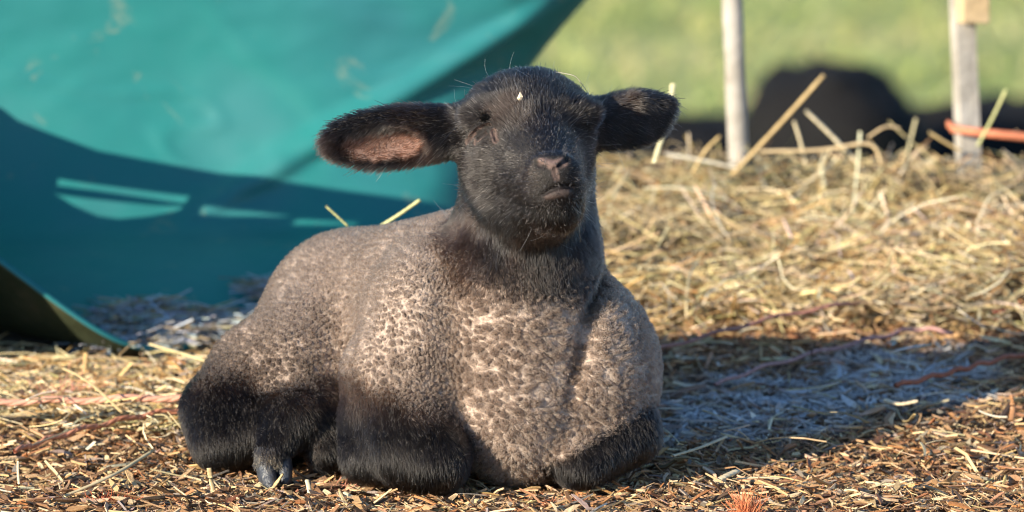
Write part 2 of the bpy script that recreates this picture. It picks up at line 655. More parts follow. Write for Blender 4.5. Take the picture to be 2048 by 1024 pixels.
# ------------------------------------------------------------------ lamb: where which coat grows
def coat(P):
    """weights of black head hair, black leg hair and pinkish bare skin; the rest is fleece"""
    dt, dh, dl = sd_trunk(P), sd_head(P), sd_legs(P)
    wob = (fbm(P, 45, 21, 2) - 0.5) * 0.016
    head = sstep(-0.042, 0.004, dt - dh + wob)
    leg = sstep(-0.020, 0.010, dt - dl + wob) * np.maximum(sstep(0.110, 0.074, P[:, 2] + wob + 0.4 * np.clip(P[:, 0] + 0.105, -0.05, 0.105)) * sstep(-0.215, -0.180, P[:, 0]), sstep(-0.18, -0.20, P[:, 0]) * sstep(0.112, 0.076, P[:, 2] + wob))
    leg = np.maximum(leg, sstep(0.088, 0.048, P[:, 2] + wob * 1.2) * sstep(-0.185, -0.225, P[:, 0]))
    zt = 0.020 + (P[:, 0] - 0.05) * 0.55 + wob * 0.5
    leg = np.where(P[:, 0] > 0.02, sstep(0.020, 0.002, P[:, 2] - zt) * sstep(0.018, 0.008, dl), leg)
    bare = np.zeros(len(P))
    m = (P[:, 2] > 0.24) & (P[:, 1] < 0.06)
    if m.any():
        Q = P[m]
        b = np.maximum(sstep(0.0065, 0.0030, d_line(Q, PAD, 0.0)), sstep(0.0040, 0.0016, d_line(Q, PHILTRUM, 0.0)))
        b = np.maximum(b, sstep(0.0065, 0.0030, d_line(Q, LIP, 0.0)))
        b = np.maximum(b, sstep(0.0030, 0.0016, np.minimum(d_line(Q, EYE_RIDGE, 0.0), np.minimum(d_line(Q, EYE_RIDGE2, 0.0), d_line(Q, TEAR_RIM, 0.0)))))
        b = np.maximum(b, 0.9 * sstep(0.0042, 0.0022, np.minimum(d_line(Q, EYE_CREASE, 0.0), np.minimum(d_line(Q, EYE_LOW, 0.0), d_line(Q, TEAR, 0.0)))))
        bare[m] = b
    return head, leg, bare


def ear_inner(P):
    """1 in the hollow of the near ear"""
    c = EL_R * 0.47 + EL_T * 0.53
    q = (P - c) @ EL_F
    front = (P - c)[:, 1] < 0.004
    e = np.sqrt((q[:, 0] / 0.046) ** 2 + ((q[:, 2] + 0.006) / 0.0165) ** 2)
    return sstep(1.05, 0.7, e + (fbm(P, 90, 4, 2) - 0.5) * 0.4) * front


def fleece_pattern(P):
    warp = np.stack([fbm(P, 28, 31 + k, 2) - 0.5 for k in range(3)], 1)
    fine = np.stack([fbm(P, 95, 41 + k, 2) - 0.5 for k in range(3)], 1)
    q = P + warp * 0.012 + fine * 0.0060
    # locks stretched across the chest, finer and upright along shoulder and barrel
    side = sstep(-0.035, -0.10, P[:, 0])
    grow = 0.75 + 0.5 * fbm(P, 12, 57, 2)
    s = (np.array([100.0, 115.0, 165.0]) * (1 - side[:, None]) + np.array([190.0, 175.0, 150.0]) * side[:, None])
    f1, f2, off, cid = worley(q * s, 11)
    edge = f2 - f1
    off = off / s
    # partings: wavy branching lines where the pale under-wool shows
    k = (np.array([33.0, 33.0, 74.0]) * (1 - side[:, None]) + np.array([80.0, 62.0, 40.0]) * side[:, None])
    pa = (P + fine * 0.004) * k
    r1 = np.abs(fbm(pa, 1.0, 151, 2) - 0.5)
    r2 = np.abs(fbm(pa * 1.35 + 7.3, 1.0, 157, 2) - 0.5)
    strength = sstep(0.34, 0.60, fbm(P, 19, 61, 3) * grow + 0.10 * (1 - side) * sstep(0.02, 0.07, P[:, 2]))
    lines = np.maximum(sstep(0.050, 0.010, r1), 0.9 * sstep(0.042, 0.008, r2)) * (0.55 + 0.45 * strength)
    pits = sstep(0.22, 0.03, edge) * (0.20 + 0.10 * side + (0.28 + 0.20 * side) * strength)
    crease = np.clip(np.maximum(lines, pits) * (0.70 + 0.6 * fbm(P, 210, 67, 2)), 0, 1)
    return crease, off, cid, strength, side


PALE = np.array([0.56, 0.440, 0.360])
MID = np.array([0.205, 0.149, 0.116])
DARK = np.array([0.080, 0.055, 0.042])
BLACK = np.array([0.0165, 0.0140, 0.0135])
RUST = np.array([0.060, 0.032, 0.020])
PINK = np.array([0.26, 0.155, 0.125])
NOSEC = np.array([0.27, 0.18, 0.155])


def skin_colour(P):
    head, leg, bare = coat(P)
    cr, _, _, st, _ = fleece_pattern(P)
    c = DARK * (1 - cr[:, None]) + PALE * 0.8 * cr[:, None]
    b = BLACK[None] * np.ones((len(P), 1))
    w = np.maximum(head, leg)[:, None]
    c = c * (1 - w) + b * w
    ie = ear_inner(P)[:, None]
    er = np.clip(((P - EL_T) @ nrm(EL_R - EL_T)) / 0.125, 0, 1)
    eq = np.stack([P[:, 0] * 40, P[:, 1] * 40, P[:, 2] * 260], 1)
    tone = (0.30 + 1.1 * er * fbm(eq, 1.0, 171, 3) * 1.6)[:, None]
    c = c * (1 - ie) + (PINK * np.clip(tone, 0.15, 1.3)) * ie
    dark_line = np.zeros(len(P))
    m = (P[:, 2] > 0.24) & (P[:, 1] < 0.06)
    if m.any():
        Q = P[m]
        dd = np.minimum(d_line(Q, NOSTRIL_N, 0.0), d_line(Q, NOSTRIL_F, 0.0))
        dd = np.minimum(dd, d_line(Q, MOUTH, 0.0) - 0.0006)
        dd = np.minimum(dd, d_line(Q, PHILTRUM, 0.0) + 0.0010)
        dd = np.minimum(dd, np.minimum(d_line(Q, EYE_CREASE, 0.0), np.minimum(d_line(Q, EYE_LOW, 0.0), d_line(Q, TEAR, 0.0))))
        dd = np.minimum(dd, d_line(Q, EYE_POCKET, 0.0) - 0.003)
        dark_line[m] = sstep(0.0027, 0.0016, dd)
    bb = (bare * (0.36 + 0.6 * (fbm(P, 260, 71, 2) - 0.2)))[:, None]
    em = sstep(0.014, 0.011, np.linalg.norm(P - EYE_C, axis=1))[:, None]
    pale = np.zeros(len(P))
    if m.any():
        pale[m] = np.maximum(sstep(0.0024, 0.0012, np.minimum(d_line(Q, EYE_RIDGE, 0.0), d_line(Q, EYE_RIDGE2, 0.0))) * 0.75, sstep(0.0026, 0.0014, d_line(Q, TEAR_RIM, 0.0)))
    bb = np.where(em > 0, pale[:, None] * 1.5, bb)
    bb = np.clip(bb, 0, 1) * np.where((P[:, 2] < 0.318) & (P[:, 1] < 0.0), 0.42, 1.0)[:, None]
    c = c * (1 - bb) + NOSEC * bb
    c = c * (1 - dark_line[:, None]) + np.array([0.012, 0.008, 0.008]) * dark_line[:, None]
    return c


lamb = np_mesh("lamb", LV, LF, M["skin"], cols=skin_colour(LV), loc=(0, 0.1, 0))
tag(lamb, "young lamb lying on the straw with brown fleece, black face and closed eyes", "lamb")
LOC = np.array([0, 0.1, 0])

# ------------------------------------------------------------------ lamb: fleece and hair as real fibres
fa, fb_, fc, fd = (LV[LF[:, k]] for k in range(4))
tris = np.concatenate([LF[:, [0, 1, 2]], LF[:, [0, 2, 3]]])
ta, tb, tc_ = (LV[tris[:, k]] for k in range(3))
area = 0.5 * np.linalg.norm(np.cross(tb - ta, tc_ - ta), axis=1)
tn = nrm(LN[tris].mean(1))
tcen = (ta + tb + tc_) / 3
facing = (nrm(CAM - tcen) * tn).sum(1)
vis = np.where(facing > -0.3, 1.0, 0.22) * (tcen[:, 2] > 0.004)


def roots(n, weight):
    w = area * vis * weight
    k = rng.choice(len(tris), n, p=w / w.sum())
    u, v = rng.random(n), rng.random(n)
    f = u + v > 1
    u[f], v[f] = 1 - u[f], 1 - v[f]
    P = ta[k] + (tb[k] - ta[k]) * u[:, None] + (tc_[k] - ta[k]) * v[:, None]
    N = nrm(LN[tris[k, 0]] * (1 - u - v)[:, None] + LN[tris[k, 1]] * u[:, None] + LN[tris[k, 2]] * v[:, None])
    return P, N


def fibres(name, pts, rad, cols, mat, parent):
    """pts (n,m,3), rad (n,m), cols (n,m,3)"""
    n, m, _ = pts.shape
    cu = bpy.data.hair_curves.new(name)
    cu.add_curves([m] * n)
    cu.position_data.foreach_set("vector", (pts - LOC).astype(np.float32).ravel())
    ra = cu.attributes.get("radius") or cu.attributes.new("radius", 'FLOAT', 'POINT')
    ra.data.foreach_set("value", rad.astype(np.float32).ravel())
    ca = cu.attributes.new("col", 'FLOAT_COLOR', 'POINT')
    c4 = np.ones((n, m, 4), dtype=np.float32)
    c4[..., :3] = cols
    ca.data.foreach_set("color", c4.ravel())
    cu.materials.append(mat)
    o = bpy.data.objects.new(name, cu)
    link(o, parent)
    o["kind"] = "stuff"
    return o


tri_head, tri_leg, tri_bare = coat(tcen)
tri_black = np.maximum(tri_head, tri_leg)


def strands(P, N, dirs, length, m, bow=None, curl=0.0, clump=None, clump_amt=0.0):
    t = np.linspace(0, 1, m)[None, :, None]
    pts = P[:, None, :] + dirs[:, None, :] * length[:, None, None] * t
    if bow is not None:
        pts = pts + bow[:, None, :] * length[:, None, None] * t ** 2
    if clump is not None:
        pts = pts + clump[:, None, :] * clump_amt * t
    if curl:
        a = nrm(np.cross(N, rng.normal(size=N.shape)))
        b = np.cross(N, a)
        ph = rng.random(len(P))[:, None, None] * 6.28
        tw = 9.0 + 5 * rng.random(len(P))[:, None, None]
        pts = pts + (a[:, None, :] * np.cos(ph + tw * t) + b[:, None, :] * np.sin(ph + tw * t)) * curl * t ** 0.6
    return pts


# fleece
n = 300000
P, N = roots(n, 1 - 0.97 * tri_black)
cr, off, cid, st, sd_ = fleece_pattern(P)
keep = rng.random(n) > cr * 0.55
P, N, cr, off, cid, st, sd_ = P[keep], N[keep], cr[keep], off[keep], cid[keep], st[keep], sd_[keep]
n = len(P)
lengths = (0.0056 - 0.0042 * cr) * (0.7 + 0.5 * rng.random(n)) * (0.95 + 0.12 * cid) * (1 - 0.30 * sd_)
d = nrm(N + 0.20 * rng.normal(size=(n, 3)) + np.array([0, 0, -0.12]))
off = off - N * (off * N).sum(1, keepdims=True)
pts = strands(P, N, d, lengths, 6, curl=0.0008, clump=off * (0.46 + 0.18 * sd_)[:, None], clump_amt=1.0)
tt = np.linspace(0, 1, 6)[None, :, None]
w = np.clip(0.86 - 0.85 * cr - 0.08 * st + 0.22 * (cid - 0.5) + 0.16 * rng.normal(size=n), 0, 1)[:, None, None]
hd, lg, _ = coat(P)
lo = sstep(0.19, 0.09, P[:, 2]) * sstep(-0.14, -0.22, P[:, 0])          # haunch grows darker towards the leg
tipc = DARK[None, None] * w + (MID * 1.25)[None, None] * (1 - w)
rootc = np.broadcast_to(PALE, (n, 1, 3)) * (0.42 + 0.58 * cr[:, None, None])
cols = rootc * (1 - tt) ** 1.3 + tipc * (1 - (1 - tt) ** 1.3)
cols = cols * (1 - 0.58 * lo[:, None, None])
bl = np.maximum(hd, lg)[:, None, None]
cols = cols * (1 - bl) + (BLACK * np.where(lg > hd, 0.9, 2.2)[:, None, None]) * bl
rad = np.full((n, 6), 0.00017) * np.linspace(1.1, 0.55, 6)[None]
fibres("fleece", pts, rad, cols, M["wool"], lamb)

# sleek hair of head, ears and neck
n = 110000
P, N = roots(n, np.clip(tri_head - tri_bare, 0, 1))
ie = ear_inner(P)
keep = rng.random(n) > ie * 0.72
P, N, ie = P[keep], N[keep], ie[keep]
n = len(P)
on_el = (sstep(-0.055, -0.066, P[:, 0]))[:, None] * (P[:, 2:3] > 0.26)
on_er = (sstep(0.082, 0.092, P[:, 0]))[:, None] * (P[:, 2:3] > 0.26)
flow = nrm(P - NOSE + np.array([0, 0.02, 0.0]))
down = np.array([0.0, 0.1, -1.0])
nk = sstep(0.285, 0.245, P[:, 2])[:, None]
flow = flow * (1 - nk) + down * nk
flow = flow * (1 - on_el) + nrm(EL_T - EL_R + np.array([0, 0, -0.05])) * on_el
flow = flow * (1 - on_er) + nrm(ER_T - ER_R + np.array([0, 0, -0.04])) * on_er
flow = flow - N * (flow * N).sum(1, keepdims=True)
flow = nrm(flow + 0.45 * (np.stack([fbm(P, 60, 81 + k, 2) - 0.5 for k in range(3)], 1)) * 2)
dn = np.linalg.norm(P - NOSE, axis=1)
lift = (0.35 + 0.65 * sstep(0.05, 0.13, dn))[:, None]
d = nrm(flow * (1.15 - 0.3 * lift) + N * (lift * 0.95 + 0.25 * on_el) + 0.16 * rng.normal(size=(n, 3)))
lengths = (0.0022 + 0.0038 * sstep(0.04, 0.12, dn)) * (0.6 + 0.6 * rng.random(n)) * (1 + 0.25 * on_el[:, 0] + 0.15 * on_er[:, 0]) * (1 - 0.35 * ie)
eye = np.minimum(d_line(P, EYE_CREASE, 0.0), np.minimum(d_line(P, TEAR, 0.0), d_line(P, EYE_LOW, 0.0)))
eye = np.minimum(eye, np.minimum(np.minimum(d_line(P, PAD, 0.0), d_line(P, PHILTRUM, 0.0)), np.minimum(d_line(P, LIP, 0.0), d_line(P, MOUTH, 0.0))) - 0.002)
lengths = lengths * (0.16 + 0.84 * sstep(0.0035, 0.012, eye))
ec = np.linalg.norm((P - EYE_C) * np.array([1, 0.6, 1.15]), axis=1)
lengths = lengths * (0.30 + 0.70 * sstep(0.006, 0.013, ec))
lengths = lengths * np.where(rng.random(n) < 0.02, 1.7, 1.0)
pts = strands(P, N, d, lengths, 4, bow=flow * 0.35 + np.array([0, 0, -0.12]))
shade = (0.6 + 0.9 * rng.random(n))[:, None] * np.ones((1, 3))
c = BLACK * 0.75 * shade
rust = (sstep(0.50, 0.72, fbm(P, 22, 91, 2)) * 0.22 + 0.45 * nk[:, 0] * sstep(-0.01, -0.06, P[:, 0]))[:, None]
c = c * (1 - np.clip(rust, 0, 0.85)) + RUST * np.clip(rust, 0, 0.85)
dk = (rng.random(n) < 0.45)[:, None]
c = c * (1 - ie[:, None]) + np.where(dk, RUST, PINK * 0.8) * ie[:, None] * shade
glint = (rng.random(n) < 0.05 * (1 - nk[:, 0]))[:, None]  # a few pale strands stand in for glints of light
c = np.where(glint, np.array([0.24, 0.22, 0.21]), c)
cols = np.repeat(c[:, None, :], 4, 1)
rad = np.full((n, 4), 0.00021) * (0.7 + 0.6 * rng.random(n))[:, None] * np.array([1.1, 1.0, 0.75, 0.3])[None]
fibres("head_hair", pts, rad, cols, M["hair"], lamb)

# longer hair on the legs
n = 48000
P, N = roots(n, tri_leg * (1 - tri_head))
flow = np.array([0.15, -0.25, -1.0]) + 0.9 * (np.stack([fbm(P, 40, 121 + k, 2) - 0.5 for k in range(3)], 1))
flow = nrm(flow - N * (flow * N).sum(1, keepdims=True))
d = nrm(flow * 1.0 + N * 0.42 + 0.16 * rng.normal(size=(n, 3)))
lengths = 0.0062 * (0.5 + 0.8 * rng.random(n))
pts = strands(P, N, d, lengths, 5, bow=flow * 0.35)
pts[..., 2] = np.maximum(pts[..., 2], 0.001)
c = BLACK * 0.6 * (0.6 + 0.8 * rng.random(n))[:, None]
c = np.where((rng.random(n) < 0.02)[:, None], np.array([0.12, 0.10, 0.09]), c)
upper = (sstep(0.06, 0.11, P[:, 2]))[:, None]
c = c * (1 - upper * 0.7) + RUST * upper * 0.7
cols = np.repeat(c[:, None, :], 5, 1)
rad = np.full((n, 5), 0.00021) * np.array([1.1, 1.0, 0.85, 0.6, 0.25])[None]
fibres("leg_hair", pts, rad, cols, M["leg_hair"], lamb)

# black lashes over the closed eye
n = 150
k = rng.random(n)
P = np.array(EYE_POCKET[0]) + (np.array(EYE_POCKET[1]) - np.array(EYE_POCKET[0])) * k[:, None] + rng.normal(size=(n, 3)) * np.array([0.0034, 0.001, 0.0026])
N = np.tile(nrm(np.array([-0.2, -1.0, 0.1])), (n, 1))
d = nrm(N * 0.7 + rng.normal(size=(n, 3)) * 0.6 + np.array([0, 0, -0.2]))
pts = strands(P, N, d, 0.003 + 0.004 * rng.random(n), 5, bow=rng.normal(size=(n, 3)) * 0.5)
fibres("eyelash", pts, np.full((n, 5), 0.00024), np.full((n, 5, 3), 0.006), M["leg_hair"], lamb)

# pale rim of hair above the hoof
n = 1300
a = rng.uniform(0, 6.28, n)
P = np.stack([-0.236 + 0.0125 * np.cos(a), 0.058 + 0.0125 * np.sin(a), 0.018 + 0.018 * rng.random(n)], 1)
N = np.stack([np.cos(a), np.sin(a), np.zeros(n)], 1)
d = nrm(N * 0.35 + np.array([0, -0.15, -1.0]) + 0.2 * rng.normal(size=(n, 3)))
pts = strands(P, N, d, 0.004 + 0.005 * rng.random(n), 4)
cols = np.repeat((np.where(rng.random((n, 1)) < 0.15 + 0.85 * (P[:, 2:3] - 0.018) / 0.018, BLACK, np.array([0.19, 0.140, 0.085]) * (0.3 + rng.random((n, 1)))))[:, None, :], 4, 1)
fibres("coronet_hair", pts, np.full((n, 4), 0.0002), cols, M["hair"], lamb)

# whiskers and stray long hairs
n = 110
P, N = roots(n, tri_head * (1 - tri_bare))
d = nrm(N + 0.5 * rng.normal(size=(n, 3)))
pts = strands(P, N, d, 0.010 + 0.012 * rng.random(n), 5, bow=0.5 * rng.normal(size=(n, 3)))
cols = np.full((n, 5, 3), 0.22)
rad = np.full((n, 5), 0.00009)
fibres("whisker", pts, rad, cols, M["hair"], lamb)

# hoof: two claws under the pastern
HOOF = noise_mat("hoof_horn", 90, [(0.3, (0.018, 0.021, 0.028)), (0.6, (0.055, 0.060, 0.072)), (0.8, (0.14, 0.12, 0.09))], 0.35, 0.3, 200, 0.5)
CORONET = noise_mat("coronet_hair", 300, [(0.3, (0.16, 0.115, 0.06)), (0.7, (0.36, 0.28, 0.17))], 0.8, 0.6, 700)


def claw(cx, cy, yaw, scale, base):
    rings = []
    for (h, rx, ry, sx, sy) in ((0.030, .0090, .0100, 0, 0.004), (0.022, .0098, .0115, .0, 0.001), (0.014, .0102, .0128, .0, -.003), (0.006, .0094, .0135, .0, -.008), (0.000, .0070, .0120, 0, -.0125), (-0.001, .002, .003, 0, -.012)):
        a = np.linspace(0, 2 * math.pi, 17)[:-1]
        x = np.cos(a) * rx + sx
        y = np.sin(a) * ry * np.where(np.sin(a) < 0, 1.25, 0.85) + sy
        rings.append(np.stack([x, y, np.full(16, h)], 1))
    V = np.concatenate(rings) * scale
    c, s = math.cos(yaw), math.sin(yaw)
    V = np.stack([V[:, 0] * c - V[:, 1] * s + cx, V[:, 0] * s + V[:, 1] * c + cy, V[:, 2] + base], 1)
    F = []
    for r in range(5):
        for k in range(16):
            F.append((r * 16 + k, (r + 1) * 16 + k, (r + 1) * 16 + (k + 1) % 16, r * 16 + (k + 1) % 16))
    return V, np.array(F)


for (cx, cy, yaw, sc, bz) in ((-0.2400, 0.055, 0.30, 0.95, -0.004), (-0.2235, 0.064, 0.15, 0.90, 0.000)):
    V, F = claw(cx, cy, yaw, sc, bz)
    hf = np_mesh("hoof", V, F, HOOF, parent=lamb, loc=None)
    hf.location = -Vector(LOC)

# @@REST
# ------------------------------------------------------------------ curved sticks, twine and fibres
def sweep(path, rx, rz, sides=6, cap=True, roll=0.0):
    """a tube or flat strip along a 3-D path; rx, rz half width and half thickness (scalars or per point)"""
    path = np.asarray(path, float)
    n = len(path)
    tan = nrm(np.gradient(path, axis=0))
    up = np.array([0.0, 0.0, 1.0])
    side = np.cross(tan, up)
    bad = np.linalg.norm(side, axis=1) < 0.2
    side[bad] = np.cross(tan[bad], np.array([0.0, 1.0, 0.0]))
    side = nrm(side)
    top = np.cross(side, tan)
    rx = np.broadcast_to(np.asarray(rx, float), (n,))
    rz = np.broadcast_to(np.asarray(rz, float), (n,))
    a = np.linspace(0, 2 * math.pi, sides + 1)[:-1] + roll + math.pi / sides
    V = path[:, None] + side[:, None] * (np.cos(a)[None, :, None] * rx[:, None, None]) + top[:, None] * (np.sin(a)[None, :, None] * rz[:, None, None])
    V = V.reshape(-1, 3)
    F = []
    for i in range(n - 1):
        for k in range(sides):
            F.append((i * sides + k, i * sides + (k + 1) % sides, (i + 1) * sides + (k + 1) % sides, (i + 1) * sides + k))
    if cap:
        for base in (0, (n - 1) * sides):
            for k in range(1, sides - 1, 2):
                F.append((base, base + k, base + k + 1, base + (k + 2) % sides if k + 2 < sides else base + k + 1))
    F = [f for f in F if len(set(f)) == 4] if sides % 2 == 0 else F
    return V, np.array([f for f in F if len(set(f)) == 4])


def spline(pts, n):
    pts = np.asarray(pts, float)
    p = np.vstack([2 * pts[0] - pts[1], pts, 2 * pts[-1] - pts[-2]])
    out = []
    m = len(pts) - 1
    for t in np.linspace(0, m, n):
        i = min(int(t), m - 1)
        f = t - i
        a, b, c, d_ = p[i], p[i + 1], p[i + 2], p[i + 3]
        out.append(0.5 * ((2 * b) + (c - a) * f + (2 * a - 5 * b + 4 * c - d_) * f * f + (3 * b - a - 3 * c + d_) * f ** 3))
    return np.array(out)


def sticks(cen, dirv, length, width, thick, col, rings=2, bend=0.0, taper=1.0):
    """many loose pieces with a flat four-sided section, as one set of vertices and quads"""
    n = len(cen)
    dirv = nrm(dirv)
    up = nrm(rng.normal(size=(n, 3)) * 0.45 + np.array([0, 0, 1.0]))
    side = nrm(np.cross(dirv, up))
    top = np.cross(side, dirv)
    t = np.linspace(-0.5, 0.5, rings)
    bd = (rng.normal(size=n) * bend)[:, None] * side + (rng.normal(size=n) * bend)[:, None] * top
    V = np.empty((n, rings, 4, 3), dtype=np.float32)
    for r in range(rings):
        c = cen + dirv * (length * t[r])[:, None] + bd * (length * (t[r] * t[r] * 4 - 0.5) * 0.5)[:, None]
        wj = width * (0.75 + 0.5 * rng.random(n)) * (taper if r in (0, rings - 1) else 1.0)
        sk = (rng.random(n) - 0.5)[:, None] * dirv * width[:, None] * (1.6 if r in (0, rings - 1) else 0)
        for k, (a, b) in enumerate(((-1, -1), (1, -1), (1, 1), (-1, 1))):
            V[:, r, k] = c + side * (a * wj * 0.5)[:, None] + top * (b * thick * 0.5)[:, None] + sk * a
    base = (np.arange(n) * rings * 4)[:, None]
    loc = []
    for r in range(rings - 1):
        for k in range(4):
            loc.append((r * 4 + k, r * 4 + (k + 1) % 4, (r + 1) * 4 + (k + 1) % 4, (r + 1) * 4 + k))
    loc.append((3, 2, 1, 0))
    loc.append(tuple((rings - 1) * 4 + k for k in range(4)))
    F = (base[:, None, :] + np.array(loc)[None]).reshape(-1, 4)
    C = np.repeat(col, rings * 4, 0)
    return V.reshape(-1, 3), F, C


def pick(palette, weights, n, jitter=0.2):
    k = rng.choice(len(palette), n, p=np.array(weights) / sum(weights))
    c = np.array(palette)[k]
    return c * (1 + jitter * rng.normal(size=(n, 1))).clip(0.4, 1.6) * (1 + 0.05 * rng.normal(size=(n, 3)))


STRAW_PAL = [(0.58, 0.43, 0.22), (0.68, 0.54, 0.33), (0.44, 0.28, 0.12), (0.54, 0.44, 0.23), (0.28, 0.15, 0.06), (0.72, 0.62, 0.46)]
CHIP_PAL = [(0.46, 0.29, 0.145), (0.60, 0.44, 0.26), (0.29, 0.155, 0.075), (0.15, 0.080, 0.042), (0.060, 0.036, 0.022), (0.30, 0.24, 0.19), (0.36, 0.155, 0.060)]


def scatter(n, x0, x1, y0, y1, dens=None):
    xs, ys = [], []
    got = 0
    while got < n:
        x = rng.uniform(x0, x1, n)
        y = rng.uniform(y0, y1, n)
        k = np.ones(n, bool) if dens is None else rng.random(n) < dens(x, y)
        xs.append(x[k])
        ys.append(y[k])
        got += k.sum()
    return np.concatenate(xs)[:n], np.concatenate(ys)[:n]


def in_view(x, y):
    """denser where the photograph looks, thinner to the sides"""
    half = (y + 5.4) * 0.094
    return np.where(np.abs(x) < half, 1.0, 0.22)


def litter(n, box, dens, pal, wts, L, W, T, tilt, rise, rings=2, bend=0.0, taper=1.0, heap=0.0):
    x, y = scatter(n, *box, dens)
    a = rng.uniform(0, 2 * math.pi, n)
    tl = rng.normal(size=n) * tilt
    dv = np.stack([np.cos(a) * np.cos(tl), np.sin(a) * np.cos(tl), np.sin(tl)], 1)
    ln = L[0] + (L[1] - L[0]) * rng.random(n) ** 2.2
    flatter = np.where((x < -0.1) & (y > 0.28) & (y < 0.95), 0.30, 1.0)      # trodden flat before the tub
    tl = tl * np.where(flatter < 1, 0.45, 1.0)
    dv = np.stack([np.cos(a) * np.cos(tl), np.sin(a) * np.cos(tl), np.sin(tl)], 1)
    z = ground_z(x, y) + rise * flatter * rng.random(n) ** 1.5 + np.abs(np.sin(tl)) * ln * 0.42 - 0.001
    col = pick(pal, wts, n)
    if heap:
        hp = np.stack([x, y * 1.6, np.zeros(n)], 1)
        m1 = fbm(hp, 7.0, 501, 3)
        z = z + heap * np.clip(m1 - 0.42, 0, 1) * 2.2 * np.where(flatter < 1, 0.3, 1.0)
        wet = sstep(0.50, 0.66, fbm(hp, 5.0, 511, 3))[:, None]        # damp trodden patches
        green = sstep(0.52, 0.66, fbm(hp, 4.0, 521, 2))[:, None]
        col = col * 1.08 * (1 - 0.38 * wet) * (1 + green * np.array([-0.05, 0.02, 0.0]))
    return sticks(np.stack([x, y, z], 1), dv, ln, W[0] + (W[1] - W[0]) * rng.random(n) ** 1.8, T * (0.6 + 0.8 * rng.random(n)), col, rings, bend, taper)


def join(parts):
    V, F, C, o = [], [], [], 0
    for v, f, c in parts:
        V.append(v)
        F.append(f + o)
        C.append(c)
        o += len(v)
    return np.concatenate(V), np.concatenate(F), np.concatenate(C)


def tub_floor(x, y):
    """1 where the tub stands"""
    front = np.interp(x, [-0.80, -0.65, -0.54, -0.46, -0.39, -0.31, -0.19, -0.04], [0.77, 0.76, 0.69, 0.60, 0.56, 0.70, 0.84, 0.98])
    return (x < 0.02) & (y > front) & (y < 1.5)


def chip_zone(x, y):
    w = in_view(x, y) * ~tub_floor(x, y)
    return w * (1 - 0.8 * sstep(0.55, 1.0, y))


parts = [
    litter(48000, (-1.2, 1.3, -0.55, 1.05), chip_zone, CHIP_PAL, [4.5, 2.8, 4.5, 2.2, 1.0, 1.4, 1.6], (0.006, 0.024), (0.0008, 0.0030), 0.0010, 0.24, 0.009, rings=3, bend=0.12, taper=0.55),
    litter(18000, (-1.2, 1.3, -0.55, 1.05), chip_zone, CHIP_PAL, [4, 3.0, 3.6, 2, 1, 1, 1.6], (0.009, 0.040), (0.0018, 0.0072), 0.0016, 0.20, 0.011, rings=3, bend=0.08, taper=0.62),
    litter(30000, (-1.2, 1.3, -0.55, 1.05), chip_zone, CHIP_PAL, [3.5, 2.4, 4, 2.2, 1.2, 1, 1], (0.004, 0.020), (0.0005, 0.0011), 0.0005, 0.35, 0.010),
]
V, F, C = join(parts)


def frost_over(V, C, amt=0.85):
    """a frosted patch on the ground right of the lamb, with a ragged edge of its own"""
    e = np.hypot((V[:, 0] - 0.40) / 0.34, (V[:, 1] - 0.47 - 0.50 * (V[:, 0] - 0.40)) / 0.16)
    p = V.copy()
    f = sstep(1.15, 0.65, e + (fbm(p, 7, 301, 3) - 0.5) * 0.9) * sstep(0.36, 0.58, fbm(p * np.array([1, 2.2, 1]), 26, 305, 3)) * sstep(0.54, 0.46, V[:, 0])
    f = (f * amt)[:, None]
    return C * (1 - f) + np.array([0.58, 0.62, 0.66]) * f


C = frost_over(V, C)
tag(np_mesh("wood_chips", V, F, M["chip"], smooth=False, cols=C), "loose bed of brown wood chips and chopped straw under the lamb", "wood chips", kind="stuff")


def hay_zone(x, y):
    half = (y + 5.4) * 0.094
    w = np.where(np.abs(x) < half, 1.0, 0.25)
    w = w * ~tub_floor(x, y)
    right = sstep(0.70, 1.0, y) * (x > 0.05)
    left = sstep(0.22, 0.42, y) * (x <= 0.05)
    return w * np.clip(right + left, 0.012, 1)


def hay_far(x, y):
    return np.where(np.abs(x) < (y + 5.4) * 0.094, 1.0, 0.3) * np.where(x < 0.1, 0.35, 1.0) * ~tub_floor(x, y)


parts = [
    litter(23000, (-1.2, 1.4, 0.15, 1.36), hay_zone, STRAW_PAL, [4, 3, 3, 2, 2.5, 1.2], (0.02, 0.11), (0.0008, 0.0028), 0.0010, 0.16, 0.026, rings=5, bend=0.20, heap=0.04),
    litter(16000, (-1.2, 1.4, 0.7, 1.36), hay_far, STRAW_PAL, [4, 3.4, 2.6, 2.4, 1, 2], (0.03, 0.14), (0.0007, 0.0026), 0.0010, 0.20, 0.040, rings=5, bend=0.24, heap=0.04),
    litter(420, (0.0, 1.4, 0.95, 1.34), hay_far, STRAW_PAL, [4, 3, 2, 3, 1, 2], (0.04, 0.10), (0.0014, 0.0040), 0.0014, 0.65, 0.030, rings=4, bend=0.12),
    litter(9000, (-1.2, 1.4, 0.15, 1.36), hay_zone, STRAW_PAL, [3, 4, 3, 1, 3, 3], (0.005, 0.020), (0.0025, 0.0060), 0.0008, 0.30, 0.028, rings=3, bend=0.25, heap=0.04),
    litter(210, (-1.0, 1.2, -0.4, 0.6), in_view, STRAW_PAL, [3, 4, 3, 1, 1, 2], (0.03, 0.09), (0.0010, 0.0030), 0.0012, 0.10, 0.014, rings=3, bend=0.08),
]
V, F, C = join(parts)
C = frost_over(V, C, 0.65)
tag(np_mesh("loose_straw", V, F, M["straw"], smooth=False, cols=C), "golden loose straw and hay heaped behind the lamb", "straw", kind="stuff")

